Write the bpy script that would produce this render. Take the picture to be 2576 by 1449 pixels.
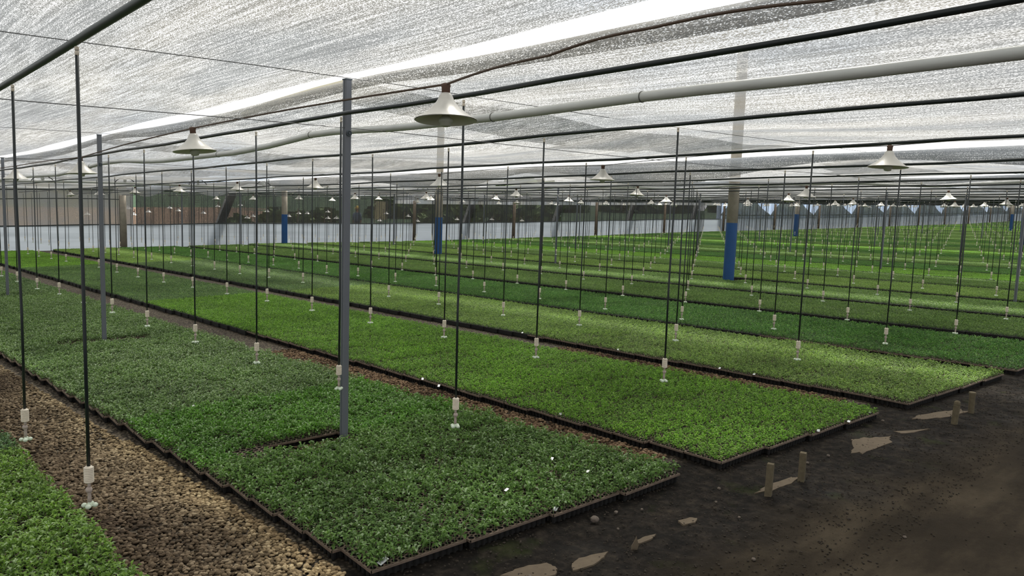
import bpy, bmesh, math, random
import numpy as np
from mathutils import Vector, Matrix, noise
random.seed(7); RNG = np.random.default_rng(7)
PI = math.pi
for o in list(bpy.data.objects): bpy.data.objects.remove(o)
sc = bpy.context.scene
COL = sc.collection

# ------------------------------------------------------------------ camera
FPX = 1878.34; CAMZ = 1.615
CAMAXES = [[-0.6924411, -0.720668, 0.034102], [0.1019233, -0.0509194, 0.9934882], [0.7142388, -0.6914078, -0.1087116]]
R_, U_, D_ = [Vector(v) for v in CAMAXES]
cam_d = bpy.data.cameras.new('camera'); cam = bpy.data.objects.new('camera', cam_d); COL.objects.link(cam)
cam_d.sensor_width = 36; cam_d.lens = FPX / 2576 * 36; cam_d.clip_start = 0.05; cam_d.clip_end = 2000
m = Matrix.Identity(4)
for i in range(3):
    m[i][0] = R_[i]; m[i][1] = U_[i]; m[i][2] = -D_[i]
m[2][3] = CAMZ
cam.matrix_world = m
sc.camera = cam

# ------------------------------------------------------------------ world, sun, exposure
sc.view_settings.view_transform = 'Standard'; sc.view_settings.look = 'None'
sc.view_settings.exposure = 0.22; sc.view_settings.gamma = 1.0; sc.view_settings.use_curve_mapping = False
W = bpy.data.worlds.new('sky'); sc.world = W; W.use_nodes = True
nt = W.node_tree; nt.nodes.clear()
wo = nt.nodes.new('ShaderNodeOutputWorld'); bg = nt.nodes.new('ShaderNodeBackground')
tc = nt.nodes.new('ShaderNodeTexCoord'); nz = nt.nodes.new('ShaderNodeTexNoise'); nz.inputs['Scale'].default_value = 3.2; nz.inputs['Detail'].default_value = 5
cr = nt.nodes.new('ShaderNodeValToRGB'); cr.color_ramp.elements[0].position = .36; cr.color_ramp.elements[0].color = (.62, .78, 1, 1)
cr.color_ramp.elements[1].position = .56; cr.color_ramp.elements[1].color = (1, 1, .99, 1)
nt.links.new(tc.outputs['Generated'], nz.inputs['Vector']); nt.links.new(nz.outputs['Fac'], cr.inputs['Fac'])
nt.links.new(cr.outputs['Color'], bg.inputs['Color']); bg.inputs['Strength'].default_value = 1.3
nt.links.new(bg.outputs[0], wo.inputs[0])
sun_d = bpy.data.lights.new('sun', 'SUN'); sun_d.energy = 9.0; sun_d.angle = math.radians(11); sun_d.color = (1, .96, .88)
sun = bpy.data.objects.new('sun', sun_d); COL.objects.link(sun)
# the sun stands high beyond the far right wall, behind thin cloud
sun.rotation_euler = Vector((-.45, .55, -1.0)).to_track_quat('-Z', 'Y').to_euler(); sun.location = (10, -12, 20)

# ------------------------------------------------------------------ terrain
GA, GB = -0.02466, -0.0088
KT = [(-23, 0), (-29.8, .072), (-36.5, .167), (-43.2, .293), (-50, .361), (-57, .416), (-64, .485), (-71, .604), (-84, .777), (-94, .9), (-107, 1.2), (-118, 1.38), (-140, 1.7)]
KX = [-k[0] for k in KT]; KV = [k[1] for k in KT]
def ground(X, Y):
    t = max(0, min(1, -Y / 15)); e = min(.18, .0075 * max(X, 0)) * t
    return GA * X + GB * Y + e + float(np.interp(-Y, KX, KV))
def gnormal(X, Y):
    h = .3
    return Vector((-(ground(X + h, Y) - ground(X - h, Y)) / (2 * h), -(ground(X, Y + h) - ground(X, Y - h)) / (2 * h), 1)).normalized()
def project(P):
    Q = Vector(P) - Vector((0, 0, CAMZ)); z = Q.dot(D_)
    if z < .05: return None
    return (1288 + FPX * Q.dot(R_) / z, 724.5 - FPX * Q.dot(U_) / z, z)
def inframe(P, mg=60):
    q = project(P)
    return q is not None and -mg < q[0] < 2576 + mg and -mg < q[1] < 1449 + mg
SK = .073
def wallx(Y): return 33.2 + SK * Y

# ------------------------------------------------------------------ material helpers
def new_mat(name):
    m = bpy.data.materials.new(name); m.use_nodes = True; nt = m.node_tree; nt.nodes.clear()
    out = nt.nodes.new('ShaderNodeOutputMaterial'); return m, nt, out
class NT:
    def __init__(s, name):
        s.m, s.nt, s.out = new_mat(name)
    def n(s, t, **k):
        nd = s.nt.nodes.new(t)
        for a, v in k.items():
            if a.startswith('_'): nd.inputs[a[1:].replace('_', ' ')].default_value = v
            else: setattr(nd, a, v)
        return nd
    def l(s, a, b): s.nt.links.new(a, b)
    def pos(s, scale=(1, 1, 1)):
        g = s.n('ShaderNodeNewGeometry'); mp = s.n('ShaderNodeMapping'); mp.inputs['Scale'].default_value = scale
        s.l(g.outputs['Position'], mp.inputs['Vector']); return mp.outputs[0]
    def noise(s, vec, scale, detail=3, rough=.5):
        x = s.n('ShaderNodeTexNoise'); x.inputs['Scale'].default_value = scale; x.inputs['Detail'].default_value = detail; x.inputs['Roughness'].default_value = rough
        s.l(vec, x.inputs['Vector']); return x.outputs['Fac']
    def ramp(s, fac, stops, interp='LINEAR'):
        r = s.n('ShaderNodeValToRGB'); r.color_ramp.interpolation = interp
        els = r.color_ramp.elements
        while len(els) < len(stops): els.new(.5)
        for e_, (p, c) in zip(els, stops):
            e_.position = p; e_.color = (*c, 1) if len(c) == 3 else c
        s.l(fac, r.inputs[0]); return r.outputs[0]
    def mix(s, fac, a, b, mode='MIX'):
        x = s.n('ShaderNodeMix', data_type='RGBA', blend_type=mode)
        for v, i in ((fac, 0), (a, 6), (b, 7)):
            if hasattr(v, 'is_linked') or hasattr(v, 'links'): s.l(v, x.inputs[i])
            else: x.inputs[i].default_value = v if i == 0 else ((*v, 1) if len(v) == 3 else v)
        return x.outputs[2]
    def math(s, op, a, b=None, c=None):
        x = s.n('ShaderNodeMath', operation=op)
        for i, v in enumerate((a, b, c)):
            if v is None: continue
            if hasattr(v, 'links'): s.l(v, x.inputs[i])
            else: x.inputs[i].default_value = v
        return x.outputs[0]
    def bump(s, h, strength=.5, dist=.01):
        x = s.n('ShaderNodeBump'); x.inputs['Strength'].default_value = strength; x.inputs['Distance'].default_value = dist
        s.l(h, x.inputs['Height']); return x.outputs[0]
    def principled(s, color=None, rough=.6, spec=.5, normal=None, metal=0):
        x = s.n('ShaderNodeBsdfPrincipled'); x.inputs['Roughness'].default_value = rough if not hasattr(rough, 'links') else .5
        if hasattr(rough, 'links'): s.l(rough, x.inputs['Roughness'])
        x.inputs['Specular IOR Level'].default_value = spec; x.inputs['Metallic'].default_value = metal
        if color is not None:
            if hasattr(color, 'links'): s.l(color, x.inputs['Base Color'])
            else: x.inputs['Base Color'].default_value = (*color, 1)
        if normal is not None: s.l(normal, x.inputs['Normal'])
        return x.outputs[0]
    def done(s, sh): s.l(sh, s.out.inputs[0]); return s.m
def simple(name, color, rough=.6, spec=.5, var=.15, scale=8, metal=0, bump=0):
    t = NT(name); p = t.pos(); n_ = t.noise(p, scale, 4)
    c = t.mix(n_, tuple(x * (1 - var) for x in color), tuple(min(1, x * (1 + var)) for x in color))
    nm = t.bump(t.noise(p, scale * 8, 3), bump, .004) if bump else None
    return t.done(t.principled(c, rough, spec, nm, metal))

# ---- floor: gravel everywhere, mud and trodden earth where the road runs
def mat_floor():
    t = NT('floor_ground'); P = t.pos()
    sep = t.n('ShaderNodeSeparateXYZ'); t.l(P, sep.inputs[0]); X, Y = sep.outputs[0], sep.outputs[1]
    vor = t.n('ShaderNodeTexVoronoi'); vor.inputs['Scale'].default_value = 42; t.l(P, vor.inputs['Vector'])
    peb = t.ramp(vor.outputs['Color'], [(0, (.085, .065, .045)), (.5, (.17, .135, .095)), (1, (.3, .25, .18))])
    peb = t.mix(t.ramp(vor.outputs['Distance'], [(.25, (0, 0, 0)), (.6, (.85, .85, .85))]), peb, (.02, .016, .012))
    # road: X less than the line of the bed ends
    d = t.math('SUBTRACT', t.math('MULTIPLY_ADD', Y, .11, 2.84), X)     # >0 on the road side
    wob = t.math('MULTIPLY', t.math('SUBTRACT', t.noise(P, 2.2, 4), .5), .7)
    dd = t.math('ADD', d, wob)
    isroad = t.ramp(t.math('ADD', dd, .32), [(.0, (0, 0, 0)), (.12, (1, 1, 1))])
    mud = t.ramp(t.noise(P, 13, 10, .72), [(.3, (.011, .010, .009)), (.48, (.026, .022, .018)), (.58, (.048, .039, .030)), (.75, (.095, .075, .053))])
    moss = t.ramp(t.noise(P, 3.1, 5), [(.6, (0, 0, 0)), (.72, (.7, .7, .7))])
    mud = t.mix(t.math('MULTIPLY', moss, .7), mud, (.045, .065, .008))
    earth = t.ramp(t.noise(t.pos((1, .35, 1)), 2.2, 9, .62), [(.3, (.026, .020, .013)), (.48, (.050, .038, .024)), (.68, (.125, .098, .064))])
    spk = t.ramp(t.noise(P, 160, 2), [(.68, (0, 0, 0)), (.74, (.5, .5, .5))])
    earth = t.mix(spk, earth, (.12, .10, .075))
    dry = t.ramp(dd, [(.55, (0, 0, 0)), (.95, (1, 1, 1))])
    road = t.mix(dry, mud, earth)
    col = t.mix(isroad, peb, road)
    wet = t.ramp(t.noise(P, 1.7, 3), [(.30, (.62, .62, .62)), (.42, (.92, .92, .92))])
    rg = t.mix(isroad, (.7, .7, .7), t.mix(dry, wet, (.95, .95, .95)))
    hb = t.mix(isroad, t.math('MULTIPLY', t.math('SUBTRACT', 1.0, vor.outputs['Distance']), .6), t.noise(P, 34, 9, .78))
    sh = t.principled(col, rg, .12, t.bump(hb, .9, .03))
    return t.done(sh)
M_FLOOR = mat_floor()

# ---- foliage
def mat_leaf(name, species):
    t = NT(name); P = t.pos(); sep = t.n('ShaderNodeSeparateXYZ'); t.l(P, sep.inputs[0]); X, Y = sep.outputs[0], sep.outputs[1]
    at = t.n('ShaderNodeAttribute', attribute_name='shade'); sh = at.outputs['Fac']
    f = t.math('DIVIDE', t.math('SUBTRACT', 2.0, Y), 32.0)
    def yy(v): return (2.0 - v) / 32.0
    pal = dict(deep=(.06, .16, .045), bright=(.155, .34, .032), pale=(.20, .33, .09), dark=(.065, .20, .030), mid=(.125, .235, .060), blue=(.115, .205, .100), lime=(.19, .38, .035))
    seq = [(1, 'mid'), (-1.35, 'mid'), (-4.0, 'bright'), (-6.55, 'pale'), (-9.0, 'dark'), (-11.5, 'mid'), (-14.0, 'mid'), (-16.7, 'pale'), (-19.2, 'mid'), (-21.7, 'bright'), (-24.2, 'dark'), (-26.8, 'mid'), (-29.4, 'bright')]
    near = t.ramp(f, [(max(0, yy(y_)), pal[k]) for y_, k in seq], 'CONSTANT')
    # far stretch of the second and third beds carries a bluer crop
    fx = t.math('DIVIDE', X, 36.0)
    far2 = t.ramp(fx, [(0, (0, 0, 0)), (13.2 / 36, (.9, .9, .9)), (22.5 / 36, (.0, .0, .0))], 'CONSTANT')
    in2 = t.ramp(f, [(0, (0, 0, 0)), (yy(-4.0), (1, 1, 1)), (yy(-9.0), (0, 0, 0))], 'CONSTANT')
    near = t.mix(t.math('MULTIPLY', far2, in2), near, pal['blue'])
    b1 = t.ramp(fx, [(0, (.120, .235, .055)), (4.35 / 36, (.105, .265, .030)), (5.7 / 36, (.150, .25, .098)), (16 / 36, (.110, .195, .08)), (20 / 36, (.13, .28, .045))], 'CONSTANT')
    in1 = t.ramp(f, [(0, (0, 0, 0)), (yy(-1.2), (1, 1, 1)), (yy(-4.0), (0, 0, 0))], 'CONSTANT')
    near = t.mix(in1, near, b1)
    b0 = t.ramp(fx, [(0, (.17, .31, .050)), (5.4 / 36, (.09, .20, .07))], 'CONSTANT')
    in0 = t.ramp(f, [(0, (1, 1, 1)), (yy(-1.2), (0, 0, 0))], 'CONSTANT')
    near = t.mix(in0, near, b0)
    # the beds farther off: one tint to each bed
    wn = t.n('ShaderNodeTexWhiteNoise', noise_dimensions='1D'); t.l(t.math('FLOOR', t.math('DIVIDE', t.math('ADD', Y, .6), 2.52)), wn.inputs['W'])
    farc = t.ramp(wn.outputs['Value'], [(0, pal['mid']), (.35, pal['bright']), (.55, pal['mid']), (.75, pal['dark']), (.9, pal['lime'])], 'CONSTANT')
    isfar = t.ramp(f, [(0, (0, 0, 0)), (.985, (1, 1, 1))], 'CONSTANT')
    base = t.mix(isfar, near, farc)
    patch = t.ramp(t.noise(P, 1.3, 3), [(.3, (.78, .78, .78)), (.7, (1.2, 1.2, 1.2))])
    base = t.mix(1.0, base, patch, 'MULTIPLY')
    base = t.mix(1.0, base, (1.06, 1.0, .90), 'MULTIPLY')
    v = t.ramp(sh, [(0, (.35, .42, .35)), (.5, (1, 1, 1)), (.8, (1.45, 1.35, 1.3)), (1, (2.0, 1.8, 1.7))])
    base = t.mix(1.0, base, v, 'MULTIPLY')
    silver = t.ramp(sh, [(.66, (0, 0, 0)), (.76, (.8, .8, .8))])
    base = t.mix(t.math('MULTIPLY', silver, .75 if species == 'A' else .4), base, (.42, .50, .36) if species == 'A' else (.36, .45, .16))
    pr = t.principled(base, .45, .32)
    tr = t.n('ShaderNodeBsdfTranslucent'); t.l(t.mix(1.0, base, (1.3, 1.5, .7), 'MULTIPLY'), tr.inputs[0])
    mx = t.n('ShaderNodeMixShader'); mx.inputs[0].default_value = .3; t.l(pr, mx.inputs[1]); t.l(tr.outputs[0], mx.inputs[2])
    return t.done(mx.outputs[0])
M_LEAFA = mat_leaf('leaf_broad', 'A'); M_LEAFB = mat_leaf('leaf_small', 'B')
M_STEM = simple('seedling_stem', (.16, .24, .08), .6)
M_TRAY = simple('tray_plastic', (.15, .11, .082), .75, .25, .5, 30, bump=.4)
M_TRAYDARK = simple('tray_black', (.012, .011, .010), .7, .3, .4, 20)
M_SOIL = simple('tray_soil', (.035, .022, .014), .95, .1, .5, 120, bump=.6)
M_PEB = None
def mat_pebble():
    t = NT('pebble'); P = t.pos(); at = t.n('ShaderNodeAttribute', attribute_name='shade'); sep = t.n('ShaderNodeSeparateXYZ'); t.l(P, sep.inputs[0])
    c = t.ramp(at.outputs['Fac'], [(0, (.075, .058, .040)), (.4, (.155, .120, .084)), (.75, (.235, .185, .130)), (1, (.38, .32, .24))])
    big = t.ramp(t.noise(P, .9, 3), [(.35, (.45, .42, .4)), (.6, (1.1, 1.08, 1.0))])
    c = t.mix(1.0, c, big, 'MULTIPLY')
    # paler stones along the foot of the front bed; redder ones between the beds
    pale = t.ramp(t.math('ADD', sep.outputs[1], 2.0), [(.22, (1, 1, 1)), (.34, (1.55, 1.5, 1.25)), (.55, (1.0, .98, .9)), (.8, (.8, .76, .72))])
    red = t.ramp(t.math('MULTIPLY', sep.outputs[1], -.25), [(.4, (1, 1, 1)), (.5, (1.0, .84, .76))])
    c = t.mix(1.0, t.mix(1.0, c, pale, 'MULTIPLY'), red, 'MULTIPLY')
    return t.done(t.principled(c, .9, .15, t.bump(t.noise(P, 260, 4), .7, .004)))
M_PEB = mat_pebble()

# ---- woven shade net
def mat_net(name, cover, tint, sx=55, sy=260, contrast=.22, silver=(.8, .8, .78), lo=.10, trans=.45):
    t = NT(name)
    n1 = t.noise(t.pos((sx, sy, sy)), 1.0, 1, .5)                 # single strips, running along the beds
    n2 = t.noise(t.pos((.7, 60, 60)), 1.0, 4, .65)                 # stretched streaks
    n3 = t.noise(t.pos((.35, 1.6, 1.6)), 1.0, 3)
    k = t.math('ADD', t.math('MULTIPLY', t.math('SUBTRACT', n2, .5), .9), t.math('MULTIPLY', t.math('SUBTRACT', n3, .5), .45))
    k = t.math('ADD', n1, t.math('MULTIPLY', k, contrast * 2))
    fac = t.ramp(k, [(cover - .03, (1, 1, 1)), (cover + .05, (lo, lo, lo))])
    tone = t.ramp(n2, [(.3, (.80, .80, .80)), (.7, (1.18, 1.18, 1.18))])
    hue = t.ramp(n3, [(.38, (.97, 1.0, 1.05)), (.62, (1.04, 1.0, .93))])
    wire = t.n('ShaderNodeBsdfTransparent')
    df = t.n('ShaderNodeBsdfDiffuse'); t.l(t.mix(1.0, t.mix(1.0, tone, hue, 'MULTIPLY'), silver, 'MULTIPLY'), df.inputs[0])
    tl = t.n('ShaderNodeBsdfTranslucent'); t.l(t.mix(1.0, t.mix(1.0, tone, hue, 'MULTIPLY'), tint, 'MULTIPLY'), tl.inputs[0])
    m1 = t.n('ShaderNodeMixShader'); m1.inputs[0].default_value = trans; t.l(df.outputs[0], m1.inputs[1]); t.l(tl.outputs[0], m1.inputs[2])
    m2 = t.n('ShaderNodeMixShader'); t.l(fac, m2.inputs[0]); t.l(wire.outputs[0], m2.inputs[1]); t.l(m1.outputs[0], m2.inputs[2])
    return t.done(m2.outputs[0])
M_NET = mat_net('silver_shade_net', .58, (.21, .21, .208), 90, 330, .22, (.39, .39, .385), .05, .5)
M_NETLAP = mat_net('net_lap', .50, (.30, .30, .295), 90, 330, .30, (.44, .44, .43), .03, .5)
M_NETDARK = mat_net('dark_wall_net', .575, (.035, .035, .033), 90, 200, .1, (.035, .035, .033))
M_NETGREY = mat_net('grey_wall_net', .62, (.17, .165, .155), 90, 200, .1, (.17, .165, .155))
M_NETGREEN = mat_net('green_wall_net', .60, (.07, .075, .04), 90, 200, .1, (.08, .085, .05))
M_NETPALE = mat_net('pale_wall_net', .58, (.75, .76, .78), 90, 200, .1, (.75, .76, .78))
M_SKYTINT = mat_net('added_sky_tint_sheet', .75, (.42, .52, .68), 3, 3, .05, (.42, .52, .68), .3, .6)
def mat_film():
    t = NT('roof_film'); n_ = t.noise(t.pos((.25, .8, .8)), 1.0, 4)
    tr = t.n('ShaderNodeBsdfTransparent'); tl = t.n('ShaderNodeBsdfTranslucent'); tl.inputs[0].default_value = (.66, .66, .65, 1)
    m2 = t.n('ShaderNodeMixShader'); t.l(t.ramp(n_, [(.3, (.22, .22, .22)), (.7, (.42, .42, .42))]), m2.inputs[0])
    t.l(tr.outputs[0], m2.inputs[1]); t.l(tl.outputs[0], m2.inputs[2]); return t.done(m2.outputs[0])
M_FILM = mat_film()
def mat_white_wall():
    t = NT('white_plastic_sheet'); P = t.pos(); sep = t.n('ShaderNodeSeparateXYZ'); t.l(P, sep.inputs[0])
    n_ = t.noise(t.pos((1, .2, 9)), 1.0, 4)
    c = t.mix(n_, (.33, .37, .40), (.46, .50, .54))
    fold = t.noise(t.pos((1, .15, 14)), 1.0, 3)
    p = t.principled(c, .45, .4, t.bump(fold, .5, .03))
    tl = t.n('ShaderNodeBsdfTranslucent'); t.l(c, tl.inputs[0])
    mx = t.n('ShaderNodeMixShader'); mx.inputs[0].default_value = .35; t.l(p, mx.inputs[1]); t.l(tl.outputs[0], mx.inputs[2])
    return t.done(mx.outputs[0])
M_WALL = mat_white_wall()
M_HOSE = simple('black_hose', (.013, .018, .018), .38, .5, .2, 15)
M_HOSEG = simple('dark_green_hose', (.016, .032, .026), .42, .5, .3, 15)
M_PVC = simple('white_pvc_pipe', (.50, .50, .46), .35, .5, .12, 6)
M_GLUE = simple('pipe_joint_ring', (.12, .12, .10), .6)
M_WIRE = simple('grey_wire', (.10, .10, .10), .5, .5)
M_CABLE = simple('brown_cable', (.09, .055, .035), .6)
M_STEEL = simple('painted_grey_steel', (.125, .132, .148), .42, .5, .12, 3)
M_STEELD = simple('grey_steel_inside', (.06, .075, .085), .5)
M_RUST = simple('rusty_brown_socket', (.11, .06, .04), .7)
M_LAMP = simple('cream_enamel_shade', (.66, .63, .56), .35, .5, .10, 14)
M_LAMPIN = simple('lamp_holder', (.42, .42, .33), .5)
M_IVORY = simple('ivory_plastic', (.72, .63, .50), .45, .5, .12, 60)
M_TAUPE = simple('taupe_plastic', (.42, .34, .29), .5)
M_MINT = simple('pale_green_plastic', (.66, .74, .58), .4)
M_CONC = simple('weathered_concrete', (.25, .22, .175), .85, .2, .35, 7, bump=.4)
M_BLUE = simple('blue_paint', (.004, .062, .21), .45, .5, .2, 4)
M_WOOD = simple('weathered_wood_post', (.17, .13, .095), .85, .2, .4, 9, bump=.5)
M_BATTEN = simple('pale_batten', (.55, .50, .36), .7)
M_SLAB = simple('pale_slab', (.42, .41, .38), .8)
M_STAKE = simple('concrete_stake', (.13, .105, .065), .85, .2, .4, 40, bump=.5)
M_SILT = simple('dried_silt', (.13, .100, .068), .85, .2, .25, 25, bump=.4)
M_LABEL = simple('white_label', (.85, .85, .86), .4)
M_INK = simple('black_ink', (.02, .02, .03), .6)
M_CRUMB = simple('wet_earth_crumb', (.042, .034, .026), .9, .15, .6, 9)
M_ROCK = simple('grey_rock', (.16, .13, .105), .85, .2, .3, 60, bump=.6)
M_OUTSOIL = simple('field_soil', (.11, .07, .045), .95, .1, .35, .25)
M_OUTGREEN = simple('field_crop', (.022, .045, .02), .95, .1, .5, .15)
M_BUSH = simple('bush_leaves', (.07, .11, .03), .8, .2, .5, 2)
M_SKIN = simple('skin', (.30, .16, .10), .6)
M_CLOTHB = simple('blue_grey_cloth', (.09, .13, .19), .8)
M_CLOTHD = simple('dark_trousers', (.03, .035, .045), .8)
M_YELLOW = simple('yellow_cloth', (.62, .40, .05), .7)
M_YSHEET = simple('yellowish_sheet', (.42, .38, .20), .6)

# ------------------------------------------------------------------ mesh helpers
def link(name, me, mats, parent=None, smooth=False):
    o = bpy.data.objects.new(name, me); COL.objects.link(o)
    if not isinstance(mats, (list, tuple)): mats = [mats]
    for m_ in mats: me.materials.append(m_)
    if smooth and len(me.polygons): me.polygons.foreach_set('use_smooth', [True] * len(me.polygons))
    if parent is not None: o.parent = parent
    return o
def tag(o, label=None, cat=None, group=None, kind=None):
    if label: o['label'] = label
    if cat: o['category'] = cat
    if group: o['group'] = group
    if kind: o['kind'] = kind
    return o
def empty(name, loc, rz=0):
    o = bpy.data.objects.new(name, None); COL.objects.link(o); o.location = loc; o.rotation_euler = (0, 0, rz); o.empty_display_size = .1
    return o
class MB:
    """collects vertices and faces of one part"""
    def __init__(s): s.v = []; s.f = []; s.mi = []; s.att = []
    def add(s, v, f, mi=0, att=None):
        b = len(s.v); s.v += [tuple(p) for p in v]; s.f += [tuple(i + b for i in q) for q in f]; s.mi += [mi] * len(f)
        s.att += [att if att is not None else .5] * len(v)
    def box(s, c, d, mi=0, M=None):
        x, y, z = c; a, b, e = d[0] / 2, d[1] / 2, d[2] / 2
        v = [Vector((x + i * a, y + j * b, z + k * e)) for i in (-1, 1) for j in (-1, 1) for k in (-1, 1)]
        if M is not None: v = [M @ p for p in v]
        s.add(v, [(0, 1, 3, 2), (4, 6, 7, 5), (0, 4, 5, 1), (2, 3, 7, 6), (0, 2, 6, 4), (1, 5, 7, 3)], mi)
    def lathe(s, prof, c=(0, 0, 0), seg=16, mi=0, cap=True):
        v = []; f = []
        for r, z in prof:
            for k in range(seg):
                t = 2 * PI * k / seg; v.append((c[0] + r * math.cos(t), c[1] + r * math.sin(t), c[2] + z))
        for i in range(len(prof) - 1):
            for k in range(seg):
                a = i * seg + k; b = i * seg + (k + 1) % seg; f.append((a, b, b + seg, a + seg))
        if cap:
            if prof[0][0] > 1e-4: f.append(tuple(reversed(range(seg))))
            if prof[-1][0] > 1e-4: f.append(tuple(range((len(prof) - 1) * seg, len(prof) * seg)))
        s.add(v, f, mi)
    def tube(s, pts, r, seg=8, mi=0, cap=True):
        pts = [Vector(p) for p in pts]; n = len(pts); rr = r if isinstance(r, (list, tuple)) else [r] * n
        v = []; f = []; prev = None
        for i, p in enumerate(pts):
            t = (pts[min(i + 1, n - 1)] - pts[max(i - 1, 0)]).normalized()
            if prev is None:
                a = t.orthogonal().normalized()
            else:
                a = (prev - t * prev.dot(t)).normalized()
            prev = a; b = t.cross(a)
            for k in range(seg):
                u = 2 * PI * k / seg; v.append(p + (a * math.cos(u) + b * math.sin(u)) * rr[i])
        for i in range(n - 1):
            for k in range(seg):
                q = i * seg + k; w = i * seg + (k + 1) % seg; f.append((q, w, w + seg, q + seg))
        if cap: f.append(tuple(reversed(range(seg)))); f.append(tuple(range((n - 1) * seg, n * seg)))
        s.add(v, f, mi)
    def ball(s, c, r, seg=10, rings=6, mi=0, sc_=(1, 1, 1)):
        prof = []
        v = []; f = []
        for i in range(rings + 1):
            ph = PI * i / rings
            for k in range(seg):
                u = 2 * PI * k / seg; v.append((c[0] + r * sc_[0] * math.sin(ph) * math.cos(u), c[1] + r * sc_[1] * math.sin(ph) * math.sin(u), c[2] + r * sc_[2] * math.cos(ph)))
        for i in range(rings):
            for k in range(seg):
                q = i * seg + k; w = i * seg + (k + 1) % seg; f.append((q, q + seg, w + seg, w))
        s.add(v, f, mi)
    def mesh(s, name, attr=False):
        me = bpy.data.meshes.new(name); me.from_pydata(s.v, [], s.f)
        if any(s.mi): me.polygons.foreach_set('material_index', s.mi)
        if attr:
            a = me.attributes.new('shade', 'FLOAT', 'POINT'); a.data.foreach_set('value', s.att)
        me.update(); return me
    def build(s, name, mats, parent=None, smooth=False, attr=False):
        return link(name, s.mesh(name, attr), mats, parent, smooth)
def grid_mesh(name, xs, ys, fz, fxy=None):
    nx, ny = len(xs), len(ys); v = []
    for y in ys:
        for x in xs:
            px, py = (x, y) if fxy is None else fxy(x, y)
            v.append((px, py, fz(px, py)))
    f = [(j * nx + i, j * nx + i + 1, (j + 1) * nx + i + 1, (j + 1) * nx + i) for j in range(ny - 1) for i in range(nx - 1)]
    me = bpy.data.meshes.new(name); me.from_pydata(v, [], f); me.update(); return me
ORD = ['', 'first', 'second', 'third', 'fourth', 'fifth', 'sixth', 'seventh', 'eighth', 'ninth', 'tenth', 'eleventh', 'twelfth', 'thirteenth', 'fourteenth', 'fifteenth', 'sixteenth', 'seventeenth', 'eighteenth', 'nineteenth', 'twentieth'] + ['twenty-' + w for w in 'first second third fourth fifth sixth seventh eighth ninth'.split()] + ['thirtieth'] + ['thirty-' + w for w in 'first second third fourth fifth sixth seventh eighth ninth'.split()] + ['fortieth'] + ['forty-' + w for w in 'first second third fourth fifth sixth seventh eighth ninth'.split()] + ['fiftieth'] + ['fifty-' + w for w in 'first second third fourth fifth sixth seventh eighth ninth'.split()] + ['sixtieth'] + ['sixty-' + w for w in 'first second third fourth fifth sixth seventh eighth ninth'.split()]

# ------------------------------------------------------------------ floor
def lump(X, Y):
    d = .11 * Y + 2.84 - X
    k = max(0, min(1, (d + .1) / .25)) * (1 - .75 * max(0, min(1, (d - .5) / .6)))
    return (noise.fractal((X * 6, Y * 6, 0), .75, 2.1, 6) * .015 - .004) * k
SILTC = [(2.20, -2.34, .16), (2.12, -2.63, .13), (2.08, -3.02, .09), (2.06, -3.36, .07), (1.96, -5.5, .26), (1.87, -6.06, .15), (1.86, -6.8, .30), (1.99, -4.25, .22)]
def silt_at(X, Y):
    return max(max(0, min(1, (1.35 - math.hypot((X - a) * 1.4, Y - b) / r_) / .35)) for a, b, r_ in SILTC)
def floor_z(X, Y):
    z = ground(X, Y)
    if -1.5 < X < 3.2 and -12 < Y < 0: z += lump(X, Y) * (1 - silt_at(X, Y))
    return z - (.004 if X > 2 else 0)
xs = list(np.arange(-14, -1.5, 1.0)) + list(np.arange(-1.5, 3.2, .035)) + list(np.arange(3.2, 36.1, .8))
ys = list(np.arange(-145, -12, 1.5)) + list(np.arange(-12, 0, .045)) + list(np.arange(0, 16.1, .8))
fl = link('floor', grid_mesh('floor', xs, ys, floor_z), M_FLOOR, smooth=True); tag(fl, kind='structure')

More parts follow.
